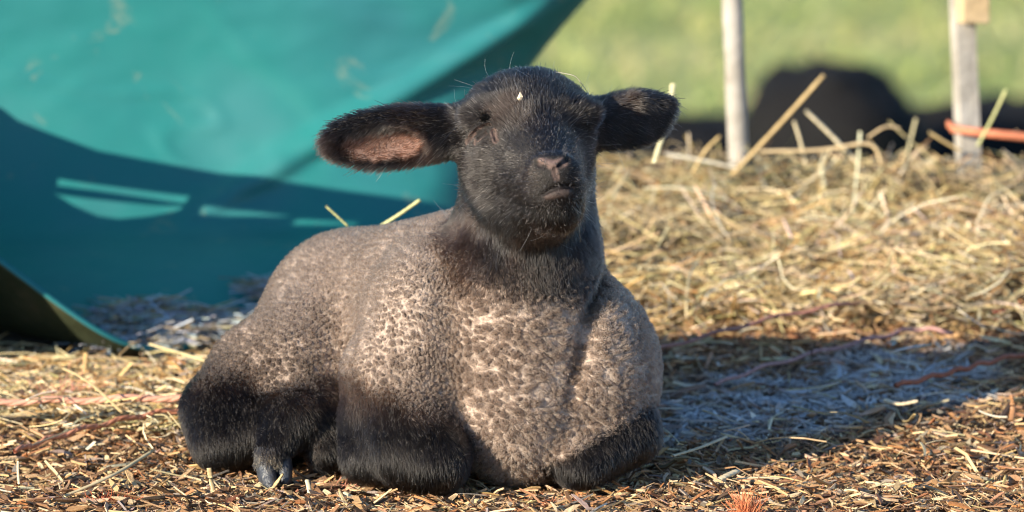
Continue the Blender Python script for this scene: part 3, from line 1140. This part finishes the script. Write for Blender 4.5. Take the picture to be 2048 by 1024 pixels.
# ------------------------------------------------------------------ meadow grass far behind
n = 26000
x, y = scatter(n, -4.5, 5.0, 7.6, 17.0)
z = ground_z(x, y)
hh = rng.uniform(0.025, 0.07, n)
lean = rng.normal(size=(n, 2)) * 1.3
b0 = np.stack([x, y, z - 0.01], 1)
tip = b0 + np.stack([lean[:, 0] * hh, lean[:, 1] * hh, hh], 1)
a = rng.uniform(0, 6.28, n)
sd = np.stack([np.cos(a), np.sin(a), np.zeros(n)], 1) * 0.006
mid = b0 * 0.45 + tip * 0.55 - np.stack([lean[:, 0] * hh * 0.15, lean[:, 1] * hh * 0.15, np.zeros(n)], 1)
V = np.stack([b0 - sd, b0 + sd, mid + sd * 0.7, mid - sd * 0.7, tip + sd * 0.05, tip - sd * 0.05], 1).reshape(-1, 3)
bi = (np.arange(n) * 6)[:, None]
F = np.concatenate([bi + np.array([[0, 1, 2, 3]]), bi + np.array([[3, 2, 4, 5]])])
patch = sstep(0.35, 0.7, fbm(b0, 0.8, 141, 2))[:, None]
gc = pick([(0.27, 0.34, 0.10), (0.38, 0.43, 0.15), (0.50, 0.47, 0.23)], [3, 3, 1.2], n)
gc = gc * (1 - patch) + gc * np.array([1.5, 1.25, 1.3]) * patch
tag(np_mesh("meadow_grass", V, F, M["grass"], cols=np.repeat(gc, 6, 0)), "short green meadow grass far behind the straw bank", "grass", kind="stuff")

# ------------------------------------------------------------------ teal plastic tub lying open towards us
def g(px, py):
    return on_ground(px, py)


def off(p, dx=0, dy=0, dz=0):
    return np.asarray(p) + np.array([dx, dy, dz])


COLX = [-420, -150, 40, 180, 300, 470, 680, 860, 960]
contact_py = [664, 672, 688, 712, 724, 664, 610, 575, 560]
lip_px = [(-430, 290), (-160, 410), (10, 525), (150, 634), (296, 722)]
rows = []
con = [g(px, py) for px, py in zip(COLX, contact_py)]
# lip: curls up towards us on the left, lies on the straw on the right
lip = [at(px, py, c[1] - dy) for (px, py), c, dy in zip(lip_px, con, (0.18, 0.16, 0.13, 0.08, 0.03))]
lip += [off(c, 0, -0.03, 0.004) for c in con[5:]]
rows.append(lip)
rows.append([a * 0.45 + b * 0.55 - np.array([0, 0.0, 0.018 * k]) for a, b, k in zip(lip, con, (1.6, 1.5, 1.2, .7, 0.1, 0, 0, 0, 0))])
rows.append([off(c, 0, 0.02, 0.004) for c in con])
Yb = np.array([c[1] for c in con])
wallY = np.array([1.06, 1.07, 1.08, 1.09, 1.10, 1.11, 1.12, 1.14, 1.18])
for k, (f, z) in enumerate(((0.45, 0.012), (0.80, 0.018))):
    rows.append([np.array([at(px, 500, y)[0], y, float(ground_z(-0.3, 0.5)) + 0.02 + z + 0.05 * (y - 0.5)]) for px, y in zip(COLX, Yb + (wallY - Yb) * f)])
# back wall: rises, leans away, and rolls off to the right
for py, dY, edge in ((470, 0.00, 985), (340, 0.06, 1000), (190, 0.09, 1030), (40, 0.10, 1150), (-120, 0.10, 1300), (-330, 0.06, 1440), (-600, -0.02, 1600)):
    r = []
    for px, y in zip(COLX[:-1], wallY[:-1]):
        fx = (px + 420) / 1280.0
        q = -420 + fx * (edge - 60 + 420)
        r.append(at(q, py, y + dY))
    r.append(at(edge, py, wallY[-1] + dY + 0.09))
    rows.append(r)
# one more column, folded back behind the right-hand edge
for k in range(len(rows)):
    e = rows[k][-1]
    rows[k].append(off(e, -0.03 if k > 4 else 0.0, 0.22 if k > 4 else 0.08, 0.0 if k > 4 else 0.01))
CP = np.array(rows)


def bspline_surface(CP, nu, nv):
    def basis(n, m):
        B = np.zeros((m, n + 2))
        for k, t in enumerate(np.linspace(0, n - 1, m)):
            i = min(int(t), n - 2)
            f = t - i
            B[k, i:i + 4] += np.array([(1 - f) ** 3, 3 * f ** 3 - 6 * f * f + 4, -3 * f ** 3 + 3 * f * f + 3 * f + 1, f ** 3]) / 6
        return B
    def pad(A, ax):
        A = np.moveaxis(A, ax, 0)
        A = np.concatenate([[2 * A[0] - A[1]], A, [2 * A[-1] - A[-2]]])
        return np.moveaxis(A, 0, ax)
    n0, n1 = CP.shape[:2]
    A = pad(pad(CP, 0), 1)
    return np.einsum('ui,vj,ijk->uvk', basis(n0, nu), basis(n1, nv), A)


NU, NV = 150, 150
S = bspline_surface(CP, NU, NV)
uu, vv = np.meshgrid(np.linspace(0, 1, NU), np.linspace(0, 1, NV), indexing='ij')
flat = S.reshape(-1, 3)
rd = np.abs(fbm(flat * np.array([1.0, 1.0, 1.6]) + flat[:, [2, 1, 0]] * np.array([0.9, 0, 0]), 5.5, 211, 2) - 0.5)
dent = (fbm(flat, 4.0, 201, 2) - 0.5) * 0.030 + sstep(0.05, 0.0, rd) * 0.0022 + (fbm(flat * np.array([1, 1, 2.0]), 17.0, 203, 2) - 0.5) * 0.004
# a long crease in the sheet, running from the top down to the left
xl = flat[:, 0]
crz = 0.26 + (xl + 0.10) * 0.55
fold = np.exp(-((flat[:, 2] - crz) / 0.016) ** 2) * 0.017 * sstep(-0.52, -0.30, xl) * sstep(0.10, 0.0, xl)
wallm = sstep(0.36, 0.50, uu.ravel())
flat = flat + np.stack([np.zeros(len(flat)), -(dent + fold) * wallm, np.zeros(len(flat))], 1)
ii = np.arange(NU * NV).reshape(NU, NV)
TF = np.stack([ii[:-1, :-1], ii[:-1, 1:], ii[1:, 1:], ii[1:, :-1]], -1).reshape(-1, 4)


def tub_material():
    m, nt, b = new_mat("teal_plastic")
    n1 = noise_node(nt, 2.6, 4)
    r1 = ramp(nt, n1.outputs["Fac"], [(0.3, (0.026, 0.162, 0.186)), (0.55, (0.020, 0.188, 0.186)), (0.75, (0.046, 0.188, 0.206))])
    n2 = noise_node(nt, 14.0, 7, 0.7, dist=0.6)          # dried mud flecks and dust
    r2 = ramp(nt, n2.outputs["Fac"], [(0.61, (0, 0, 0)), (0.72, (1, 1, 1))])
    mx = node(nt, "ShaderNodeMix", data_type='RGBA')
    sc = node(nt, "ShaderNodeMath", operation='MULTIPLY')
    sc.inputs[1].default_value = 0.75
    nt.links.new(r2.outputs[0], sc.inputs[0])
    nt.links.new(sc.outputs[0], mx.inputs["Factor"])
    nt.links.new(r1.outputs[0], mx.inputs["A"])
    mx.inputs["B"].default_value = (0.20, 0.26, 0.20, 1)
    nt.links.new(mx.outputs["Result"], b.inputs["Base Color"])
    n3 = noise_node(nt, 30, 5)
    mr = node(nt, "ShaderNodeMapRange")
    mr.inputs["To Min"].default_value = 0.38
    mr.inputs["To Max"].default_value = 0.62
    nt.links.new(n3.outputs["Fac"], mr.inputs["Value"])
    nt.links.new(mr.outputs[0], b.inputs["Roughness"])
    b.inputs["Specular IOR Level"].default_value = 0.28
    return m


M["tub"] = tub_material()
tub = empty("plastic_tub", con[4])
tag(tub, "large teal plastic tub tipped open towards us behind the lamb", "tub")


def thick_child(name, V, F, parent, mat, th):
    o = np_mesh(name, V, F, mat, loc=None, parent=parent)
    o.location = -Vector(parent.location)
    md = o.modifiers.new("thickness", 'SOLIDIFY')
    md.thickness = th
    md.offset = 0.0
    return o


M["tub_back"] = noise_mat("dark_olive_plastic", 9, [(0.3, (0.020, 0.024, 0.012)), (0.55, (0.040, 0.048, 0.024)), (0.75, (0.10, 0.085, 0.05))], 0.6, 0.3, 40)  # darker olive for the shell's outer face
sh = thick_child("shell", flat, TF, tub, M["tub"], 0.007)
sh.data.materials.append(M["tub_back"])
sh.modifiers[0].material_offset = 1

# unseen slotted panel added left of the frame, cut to shadow the shell's inside
WX = -0.70


def panel_pt(px, py):
    y = 1.09 + 0.09 * np.clip((470 - py) / 280.0, 0, 1)
    p = at(px, py, y)
    t = (WX - p[0]) / SUN[0]
    q = p + SUN * t
    return q[1], q[2]


def strip(top, bot):
    """a band of the added panel, between two shadow lines on the shell"""
    V, F = [], []
    for (a, b) in zip(top, bot):
        for p in (a, b):
            y, z = panel_pt(*p)
            V.append((WX, y, z))
    for k in range(len(top) - 1):
        F.append((2 * k, 2 * k + 2, 2 * k + 3, 2 * k + 1))
    return np.array(V), np.array(F)


bands = [
    ([(-60, 205), (20, 222), (45, 245), (85, 262), (180, 298), (400, 335), (640, 366), (930, 396), (1100, 410)],
     [(-60, 352), (20, 352), (45, 352), (85, 352), (180, 366), (400, 388), (640, 398), (930, 425), (1100, 440)]),
    ([(-60, 352), (20, 352), (112, 352)], [(-60, 470), (20, 470), (112, 470)]),
    ([(112, 372), (180, 379), (262, 389), (360, 402)], [(126, 391), (180, 398), (262, 404), (360, 408)]),
    ([(112, 390), (150, 412), (205, 436), (250, 442), (300, 432), (352, 416)], [(112, 470), (150, 470), (205, 470), (250, 470), (300, 470), (352, 470)]),
    ([(352, 370), (390, 374)], [(352, 470), (390, 470)]),
    ([(390, 374), (480, 384), (560, 392)], [(390, 408), (480, 414), (560, 424)]),
    ([(390, 428), (480, 424), (560, 424)], [(390, 470), (480, 470), (560, 470)]),
    ([(560, 392), (680, 402), (700, 404)], [(560, 430), (680, 434), (700, 470)]),
    ([(560, 444), (640, 442), (700, 440)], [(560, 470), (640, 470), (700, 470)]),
    ([(700, 404), (930, 425), (1100, 440)], [(700, 470), (930, 470), (1100, 480)]),
]
VV, FF, o_ = [], [], 0
for t_, b_ in bands:
    V, F = strip(t_, b_)
    VV.append(V)
    FF.append(F + o_)
    o_ += len(V)
y0, z0 = panel_pt(-60, 470)
y1, z1 = panel_pt(1100, 470)
V = np.array([(WX, *panel_pt(px, 470 if px < 1000 else 480)) for px in (-60, 112, 352, 560, 700, 930, 1100)])
Vb = V.copy()
Vb[:, 2] = -0.02
FF.append(np.array([(k, k + 1, k + 8, k + 7) for k in range(6)]) + o_)
VV.append(np.concatenate([V, Vb]))
thick_child("shadow_panel", np.concatenate(VV), np.concatenate(FF), tub, M["tub"], 0.006)

# frosty straw dust lying on the tub's floor
SF = flat.reshape(NU, NV, 3)
n = 7000
iu = rng.integers(int(NU * 0.10), int(NU * 0.235), n)
iv = rng.integers(int(NV * 0.36), int(NV * 0.75), n)
P = SF[iu, iv] + rng.normal(size=(n, 3)) * np.array([0.004, 0.004, 0])
P[:, 2] += 0.006 + 0.010 * rng.random(n) ** 2
ok = (fbm(P * np.array([0.6, 1.6, 1]), 16, 401, 3) > 0.43)
P = P[ok]
n = len(P)
a = rng.uniform(0, 6.28, n)
dv = np.stack([np.cos(a), np.sin(a), 0.12 * rng.normal(size=n)], 1)
ln = 0.016 + 0.08 * rng.random(n) ** 3
fc_ = pick([(0.44, 0.48, 0.53), (0.34, 0.35, 0.35), (0.40, 0.31, 0.18), (0.16, 0.125, 0.09)], [4, 2, 2, 1.5], n)
V, F, C = sticks(P, dv, ln, 0.0008 + 0.0014 * rng.random(n), np.full(n, 0.0009), fc_, rings=3, bend=0.1)
tag(np_mesh("tub_litter", V, F, M["straw"], smooth=False, cols=C), "frosty straw dust scattered on the teal tub's floor", "straw", kind="stuff")

# ------------------------------------------------------------------ stakes on the bank
M["wood"] = noise_mat("weathered_wood", 14, [(0.3, (0.27, 0.245, 0.21)), (0.5, (0.40, 0.37, 0.33)), (0.7, (0.50, 0.475, 0.44))], 0.75, 0.4, 60, 0.25)
M["pine"] = noise_mat("sawn_pine", 18, [(0.3, (0.50, 0.36, 0.20)), (0.7, (0.66, 0.50, 0.31))], 0.7, 0.3, 80, 0.25)


def box(name, c, half, rot, mat, parent, bev=0.002):
    sx, sy, sz = half
    V = np.array([(x * sx, y * sy, z * sz) for x in (-1, 1) for y in (-1, 1) for z in (-1, 1)])
    F = np.array([(0, 1, 3, 2), (4, 6, 7, 5), (0, 4, 5, 1), (2, 3, 7, 6), (0, 2, 6, 4), (1, 5, 7, 3)])
    V = V @ np.array(Matrix.Rotation(rot, 3, 'Z')).T + np.asarray(c)
    o = np_mesh(name, V, F, mat, smooth=False, parent=parent)
    if parent is not None:
        o.location = -Vector(parent.location)
    md = o.modifiers.new("worn_edges", 'BEVEL')
    md.width = bev
    md.segments = 2
    return o


PY = CREST - 0.01
b0 = at(1477, 318, PY)
t0 = at(1448, -420, PY + 0.01)
path = np.array([b0 + (t0 - b0) * f for f in np.linspace(-0.30, 1, 24)])
rr = 0.0128 * (1 - 0.10 * np.linspace(0, 1, 24)) * (1 + 0.03 * np.sin(np.arange(24) * 1.7))
V, F = sweep(path, rr, rr, 16)
stake = np_mesh("round_stake", V, F, M["wood"], loc=b0)
tag(stake, "pale weathered round wooden stake standing in the straw bank left of the sheep's back", "stake")

PR = CREST - 0.02
b1 = at(1937, 326, PR)
t1 = at(1908, -400, PR + 0.02)
sq = empty("square_stake", b1)
tag(sq, "square wooden stake with a pine block nailed near its top", "stake")
path = np.array([b1 + (t1 - b1) * f for f in np.linspace(-0.30, 1, 8)])
ax = t1 - b1
V = []
for p in path:
    for k in range(4):
        a = math.radians(-30 + 90 * k)
        V.append(p + np.array([math.cos(a), math.sin(a), 0]) * 0.0168)
F = [(i * 4 + k, i * 4 + (k + 1) % 4, i * 4 + 4 + (k + 1) % 4, i * 4 + 4 + k) for i in range(7) for k in range(4)] + [(28, 29, 30, 31)]
pl = np_mesh("post", np.array(V), np.array(F), M["wood"], smooth=False, parent=sq)
pl.location = -Vector(sq.location)
bc = at(1946, -30, PR - 0.016)
box("block", bc, (0.017, 0.013, 0.044), math.radians(15), M["pine"], sq)

# orange tape from the square stake, running off to the right
M["tape"] = noise_mat("orange_tape", 60, [(0.3, (0.60, 0.19, 0.10)), (0.7, (0.74, 0.27, 0.15))], 0.45, 0.2, 200)
p0, p1, p2 = at(1906, 258, PR - 0.026), at(2050, 274, PR - 0.03), at(2330, 300, PR + 0.02)
V, F = sweep(spline([off(p0, -0.004, 0.030, 0.002), off(p0, 0, 0.004, 0.001), p0, at(1960, 265, PR - 0.034), p1, p2], 40), 0.0014, 0.0050, 6)
tag(np_mesh("orange_tape", V, F, M["tape"], loc=p0), "orange fence tape stretched from the square stake", "tape")

# ------------------------------------------------------------------ black sheep lying beyond the bank
M["sheep"] = noise_mat("black_fleece", 40, [(0.3, (0.006, 0.006, 0.007)), (0.7, (0.015, 0.014, 0.014))], 0.85, 0.8, 90, 0.15)


def sheep(px, py, Y, half_w, face, label, hgt=0.40, turn=0.0):
    """px, py: top of the back"""
    top = at(px, py, Y)
    zb = top[2] - hgt
    def fn(P):
        q = P - np.array([top[0], Y, zb])
        c, s_ = math.cos(turn), math.sin(turn)
        q = np.stack([q[:, 0] * c + q[:, 1] * s_, -q[:, 0] * s_ + q[:, 1] * c, q[:, 2]], 1)
        d = d_ell(q, (0, 0, hgt * 0.48), (half_w, 0.30, hgt * 0.52))
        d = smin(d, d_ell(q, (0, 0.22, hgt * 0.45), (half_w * 0.95, 0.26, hgt * 0.47)), 0.06)
        d = smin(d, d_ell(q, (-half_w * 0.75, -0.05, hgt * 0.28), (half_w * 0.5, 0.22, hgt * 0.30)), 0.05)
        d = smin(d, d_ell(q, (half_w * 0.75, -0.05, hgt * 0.28), (half_w * 0.5, 0.22, hgt * 0.30)), 0.05)
        d = smin(d, d_ell(q, (-half_w * 0.55, 0.05, hgt * 0.62), (half_w * 0.55, 0.2, hgt * 0.26)), 0.07)
        d = smin(d, d_ell(q, (half_w * 0.6, 0.02, hgt * 0.50), (half_w * 0.55, 0.2, hgt * 0.28)), 0.07)
        h = np.array(face)
        d = smin(d, d_cap(q, h * 0.55 + np.array([0, 0, hgt * 0.30]), h + np.array([0, 0, hgt * 0.42]), 0.085, 0.075), 0.05)
        d = smin(d, d_cap(q, h + np.array([0, 0, hgt * 0.42]), h + np.array([0.02, -0.15, hgt * 0.24]), 0.072, 0.045), 0.03)
        for e in (-1, 1):
            d = smin(d, d_cap(q, h + np.array([0.06 * e, 0.0, hgt * 0.5]), h + np.array([0.15 * e, -0.01, hgt * 0.44]), 0.022, 0.012), 0.012)
        return d + (vnoise(P, 55, 7) - 0.5) * 0.014 + (vnoise(P, 9, 8) - 0.5) * 0.05
    V, F = surface_nets(fn, (top[0] - 0.62, Y - 0.62, zb - 0.03), (top[0] + 0.62, Y + 0.62, top[2] + 0.06), 0.016)
    o = np_mesh("sheep", V, F, M["sheep"], loc=(top[0], Y, zb))
    return tag(o, label, "sheep", "black sheep resting beyond the straw bank")


sheep(1672, 122, 6.6, 0.170, (0.13, -0.24, -0.06), "black sheep whose rounded back rises between the two stakes", 0.42, 0.1)
sheep(2040, 200, 7.3, 0.34, (-0.30, -0.05, -0.02), "black sheep lying low behind the square stake and orange tape", 0.36, 0.3)
sheep(1410, 232, 7.1, 0.22, (-0.22, -0.12, -0.04), "black sheep lying low just past the lamb's shaded ear", 0.33, -0.3)


# ------------------------------------------------------------------ baling twine
def twine(name, pts, r, col, label, lift=0.5, fuzz=0):
    P = np.array([g(px, py + lift * 1900) for px, py in pts])
    P[:, 2] += lift
    Q = spline(P, 30 * len(pts))
    tt = np.linspace(0, 1, len(Q))
    Q[:, 2] += 0.0015 * np.sin(tt * 37)
    V, F = [], []
    o = 0
    arc = np.concatenate([[0], np.cumsum(np.linalg.norm(np.diff(Q, axis=0), axis=1))])
    tan = nrm(np.gradient(Q, axis=0))
    s1 = nrm(np.cross(tan, np.array([0, 0, 1.0])))
    s2 = np.cross(s1, tan)
    for k in range(3):                               # three twisted strands
        ph = arc / 0.022 * 6.28 * 0.5 + k * 2.094
        c = Q + (s1 * np.cos(ph)[:, None] + s2 * np.sin(ph)[:, None]) * r * 0.34
        v, f = sweep(c, r * 0.72, r * 0.72, 6, cap=False)
        V.append(v)
        F.append(f + o)
        o += len(v)
    V = np.concatenate(V)
    F = np.concatenate(F)
    cc = np.array(col)[None] * (0.8 + 0.4 * vnoise(V, 150, 3))[:, None]
    return tag(np_mesh(name, V, F, M["twine"], cols=cc, loc=tuple(P[0])), label, "twine", "lengths of baling twine on the ground")


SALMON = (0.70, 0.36, 0.25)
DULL = (0.30, 0.11, 0.08)
twine("baling_twine", [(-220, 815), (0, 806), (200, 801), (430, 794), (600, 788)], 0.0036, SALMON, "straight salmon twine stretched behind the lamb's rump", 0.040)
twine("baling_twine", [(30, 905), (110, 876), (220, 846), (330, 824), (420, 818)], 0.0026, (0.60, 0.26, 0.16), "thin salmon twine half buried in chips below the straight one", 0.024)
twine("baling_twine", [(1290, 705), (1420, 668), (1560, 630), (1700, 604), (1860, 578), (2100, 545)], 0.0021, (0.40, 0.19, 0.15), "dark red twine along the far edge of the lamb's shadow", 0.036)
twine("baling_twine", [(1430, 770), (1520, 736), (1640, 702), (1760, 672), (1830, 656), (1905, 662)], 0.0021, (0.44, 0.24, 0.22), "dull red twine crossing the middle of the shaded ground", 0.030)
twine("baling_twine", [(1790, 772), (1900, 744), (1990, 720), (2120, 690)], 0.0028, (0.34, 0.12, 0.07), "red brown twine lying on the sunlit ridge by the frame edge", 0.030)
twine("baling_twine", [(1985, 622), (2060, 600), (2160, 575)], 0.0030, (0.42, 0.15, 0.11), "short red twine end beyond the shaded ground", 0.030)


def frayed(px, py, w, h, n, col, label, up=0.8, spread=1.0):
    c = g(px, py)
    r = 5.45 / FPX
    base = c + rng.normal(size=(n, 3)) * np.array([w * r * 0.20, 0.006, 0.001])
    d = nrm(rng.normal(size=(n, 3)) * np.array([0.75, 0.6, 0.45]) * spread + np.array([-0.1, -0.15, up]))
    ln = h * r * (0.5 + 0.7 * rng.random(n))
    curl = rng.normal(size=(n, 3)) * 0.9 * spread
    cph = rng.random((n, 3)) * 6.28
    V, F, o = [], [], 0
    for k in range(n):
        t = np.linspace(0, 1, 6)[:, None]
        p = base[k] + d[k] * ln[k] * t + curl[k] * ln[k] * t * t * 0.7
        p = p + np.sin(cph[k] + t * 5.5) * ln[k] * 0.10 * t
        p[:, 2] = c[2] + (p[:, 2] - c[2]) * (0.55 if spread > 0.9 else 1.0)
        p[:, 2] = np.maximum(p[:, 2], c[2] + 0.002)
        v, f = sweep(p, 0.00028, 0.00028, 4, cap=False)
        V.append(v)
        F.append(f + o)
        o += len(v)
    V = np.concatenate(V)
    cc = np.repeat(np.array(col)[None] * (0.55 + 0.9 * rng.random((n, 1))), 24, 0)
    return tag(np_mesh("frayed_twine", V, np.concatenate(F), M["twine"], cols=cc, loc=tuple(c)), label, "twine", "frayed twine ends in the chips")


frayed(1494, 1050, 40, 46, 420, (0.72, 0.26, 0.12), "bright orange frayed twine brush at the bottom edge of the picture", 1.5, 0.40)
frayed(1135, 1016, 100, 24, 700, (0.66, 0.24, 0.12), "tangled orange twine clump in front of the lamb's brisket", 0.5)
frayed(225, 1012, 90, 26, 600, (0.50, 0.13, 0.06), "rusty red fluff of twine in the chips below the lamb's hind foot", 0.5)
frayed(678, 988, 60, 28, 260, (0.60, 0.27, 0.18), "pinkish frayed twine between the lamb's hind hoof and knee", 0.7)
frayed(128, 812, 70, 66, 200, (0.68, 0.28, 0.20), "pink twine fluff standing up behind the stretched salmon twine", 1.0)

# ------------------------------------------------------------------ single straws and chips that stand out
def straw(pts, w, col, label, name="straw_stalk", cat="straw"):
    """pts: (px, py, Y); w: width in metres"""
    P = [at(*p) for p in pts]
    Q = spline(P, 8 * len(P)) if len(P) > 2 else np.array([P[0] + (P[1] - P[0]) * t for t in np.linspace(0, 1, 7)])
    k = len(Q)
    wd = w * 0.5 * (1 + 0.10 * np.sin(np.arange(k) * 1.9))
    V, F = sweep(Q, wd, wd * 0.45, 8)
    cc = np.array(col)[None] * (0.8 + 0.4 * vnoise(V * np.array([1, 1, 1.0]), 130, 5))[:, None]
    return tag(np_mesh(name, V, F, M["straw"], cols=cc, loc=tuple(Q[0])), label, cat)


GOLD, CREAM, GREEN, BROWN = (0.58, 0.42, 0.19), (0.70, 0.60, 0.40), (0.50, 0.50, 0.22), (0.40, 0.25, 0.10)
B = CREST - 0.12
straw([(1462, 352, B), (1560, 248, B), (1648, 150, B)], 0.0105, (0.52, 0.37, 0.17), "long golden straw leaning up to the right across the sheep's back")
straw([(1612, 222, B), (1660, 268, B), (1716, 326, B)], 0.0100, CREAM, "cream straw slanting down to the right before the sheep's back")
straw([(1588, 242, B), (1600, 280, B), (1612, 330, B)], 0.0085, CREAM, "short pale straw standing upright under the long leaning one")
straw([(1515, 303, B - .02), (1640, 300, B - .02), (1738, 288, B - .02), (1764, 328, B - .02)], 0.0090, (0.64, 0.48, 0.27), "tan straw lying level with its end bent down")
straw([(1346, 168, 0.72), (1336, 230, 0.70), (1308, 326, 0.66)], 0.0062, (0.60, 0.55, 0.33), "pale upright straw beside the tip of the lamb's shaded ear")
straw([(1330, 308, 1.1), (1400, 320, 1.1), (1482, 338, 1.1)], 0.0080, (0.70, 0.64, 0.50), "pale flat straw lying below the lamb's shaded ear")
straw([(1858, 264, B), (1890, 284, B), (1922, 302, B)], 0.0075, GOLD, "short gold straw slanting at the foot of the square stake")
straw([(1955, 292, B), (1985, 236, B), (2012, 180, B)], 0.0075, GREEN, "greenish straw leaning up past the orange tape")
straw([(1385, 345, B), (1412, 300, B), (1440, 272, B)], 0.0070, GOLD, "gold straw leaning just left of the round stake")
straw([(1735, 275, B), (1770, 254, B), (1800, 256, B)], 0.0060, (0.56, 0.42, 0.24), "thin bent straw arching low before the sheep")
straw([(652, 412, 0.42), (672, 430, 0.42), (696, 452, 0.42)], 0.0058, GREEN, "thin green hay stem poking up behind the lamb's back")
straw([(762, 452, 0.42), (800, 428, 0.42), (840, 400, 0.42)], 0.0085, (0.52, 0.52, 0.24), "broad green hay blade poking up above the lamb's back")
straw([(172, 706, 0.52), (169, 740, 0.51), (164, 785, 0.50)], 0.0050, (0.52, 0.34, 0.14), "brown straw standing upright in front of the tub's lip")
straw([(262, 728, 0.50), (235, 758, 0.49), (202, 792, 0.48)], 0.0065, GOLD, "gold straw slanting down to the left beneath the tub")
straw([(455, 738, 0.46), (395, 716, 0.48), (300, 688, 0.50)], 0.0062, (0.62, 0.50, 0.26), "long straw lying between the tub and the lamb's rump")
straw([(38, 968, 0.035), (36, 945, 0.035), (36, 922, 0.035)], 0.0026, CREAM, "short pale straw standing upright by the frame edge")
straw([(130, 992, -0.02), (230, 948, 0.03), (305, 902, 0.14)], 0.0052, (0.60, 0.48, 0.28), "long split straw lying across the chips left of the lamb")
straw([(428, 985, 0.025), (422, 960, 0.03), (418, 936, 0.03)], 0.0052, (0.56, 0.42, 0.22), "broken upright chip in front of the lamb's hock", "wood_splinter", "chip")
straw([(540, 982, 0.03), (556, 962, 0.035), (566, 948, 0.035)], 0.0060, (0.60, 0.44, 0.22), "gold chip leaning against the lamb's hoof", "wood_splinter", "chip")
straw([(620, 990, 0.01), (617, 972, 0.015), (614, 960, 0.02)], 0.0048, CREAM, "small pale chip upright between hoof and knee", "wood_splinter", "chip")
straw([(748, 1006, -0.05), (766, 992, -0.05), (784, 978, -0.05)], 0.0046, (0.64, 0.48, 0.26), "gold splinter resting against the lamb's near knee", "wood_splinter", "chip")
straw([(690, 985, -0.02), (730, 1008, -0.05), (775, 1030, -0.09)], 0.0056, (0.62, 0.50, 0.30), "long tan straw lying in front of the lamb's near knee")
straw([(1345, 912, 0.12), (1400, 895, 0.15), (1452, 874, 0.19)], 0.0050, (0.66, 0.52, 0.32), "long pale splinter along the edge of the lamb's shadow", "wood_splinter", "chip")
straw([(1424, 966, 0.02), (1448, 954, 0.03), (1474, 942, 0.05)], 0.0085, (0.68, 0.56, 0.36), "broad pale wood chip lying in the sunlit chips", "wood_splinter", "chip")
straw([(1474, 958, 0.05), (1520, 955, 0.05), (1560, 957, 0.05)], 0.0040, (0.62, 0.50, 0.32), "thin pale splinter right of the broad pale chip", "wood_splinter", "chip")
straw([(1385, 1022, -0.06), (1405, 1014, -0.06), (1424, 1006, -0.06)], 0.0060, (0.56, 0.34, 0.14), "orange brown chip near the orange twine brush", "wood_splinter", "chip")
straw([(1770, 800, 0.30), (1800, 808, 0.29), (1836, 802, 0.29)], 0.0080, (0.66, 0.54, 0.36), "flat cream chip on the sunlit ridge", "wood_splinter", "chip")
straw([(2022, 842, 0.24), (2026, 815, 0.25), (2022, 790, 0.25)], 0.0060, (0.34, 0.17, 0.08), "reddish brown bark piece standing by the frame edge", "bark_piece", "bark")
straw([(1826, 474, 0.98), (1872, 500, 0.96), (1926, 530, 0.94)], 0.0160, (0.62, 0.43, 0.24), "big blurred tan wood piece lying beside the dark clod", "wood_splinter", "chip")
straw([(1640, 448, 1.0), (1690, 470, 1.0), (1742, 505, 1.0)], 0.0062, (0.66, 0.50, 0.26), "curved gold stem lying in the hay left of the dark clod")
straw([(1622, 712, 0.42), (1626, 696, 0.42), (1632, 684, 0.42)], 0.0030, (0.06, 0.03, 0.02), "small dark twig standing at the shadow's edge", "twig", "twig")

# dark clods of earth
M["clod"] = noise_mat("dark_clod", 60, [(0.3, (0.018, 0.014, 0.013)), (0.7, (0.06, 0.045, 0.04))], 0.9, 0.9, 120, 0.15)


def clod(px, py, r, label):
    c = g(px, py + 10)
    def fn(P):
        q = P - c - np.array([0, 0, r * 0.5])
        return d_ell(q, (0, 0, 0), (r * 1.25, r, r * 0.85)) + (fbm(P, 60, 9, 3) - 0.5) * r * 0.9
    V, F = surface_nets(fn, c - 2.2 * r, c + 2.2 * r, r * 0.12)
    return tag(np_mesh("earth_clod", V, F, M["clod"], loc=tuple(c)), label, "clod", "dark clods in the straw")


clod(1818, 468, 0.014, "dark round clod sitting in the hay below the square stake")
clod(2046, 562, 0.018, "dark clod at the frame's edge above the shaded ground")

# ------------------------------------------------------------------ bits caught in the lamb's coat
c = hit(1040, 197) + np.array([0, -0.006, 0.002])
V = np.array([(0, 0, .0052), (.0030, -.0006, .0004), (.0006, .0008, -.0048), (-.0030, .0002, -.0014), (.0001, -.0016, 0), (.0001, .0012, 0)]) + c
F = [(4, 0, 3), (4, 1, 0), (4, 2, 1), (4, 3, 2), (5, 3, 0), (5, 0, 1), (5, 1, 2), (5, 2, 3)]
tag(np_mesh("chaff_flake", V, np.array(F), M["straw"], smooth=False, cols=np.tile(np.array([[0.66, 0.55, 0.40]]), (6, 1)), loc=tuple(c)), "tiny pale chaff flake on the lamb's forehead", "chaff")


def thread(pts, label, lift=0.005):
    P = [hit(px, py) + np.array([0, -lift * 0.8, lift * 0.6]) for px, py in pts]
    V, F = sweep(spline(P, 40), 0.00035, 0.00035, 5, cap=False)
    tag(np_mesh("hay_fibre", V, F, M["straw"], cols=np.tile(np.array([[0.62, 0.54, 0.42]]), (len(V), 1)), loc=tuple(P[0])), label, "fibre")


thread([(1108, 149), (1128, 152), (1150, 158), (1164, 174), (1174, 190), (1172, 203)], "fine pale hay fibre curving over the top of the lamb's head")
thread([(820, 1008), (822, 992), (832, 972)], "fine pale fibre caught on the lamb's near knee")
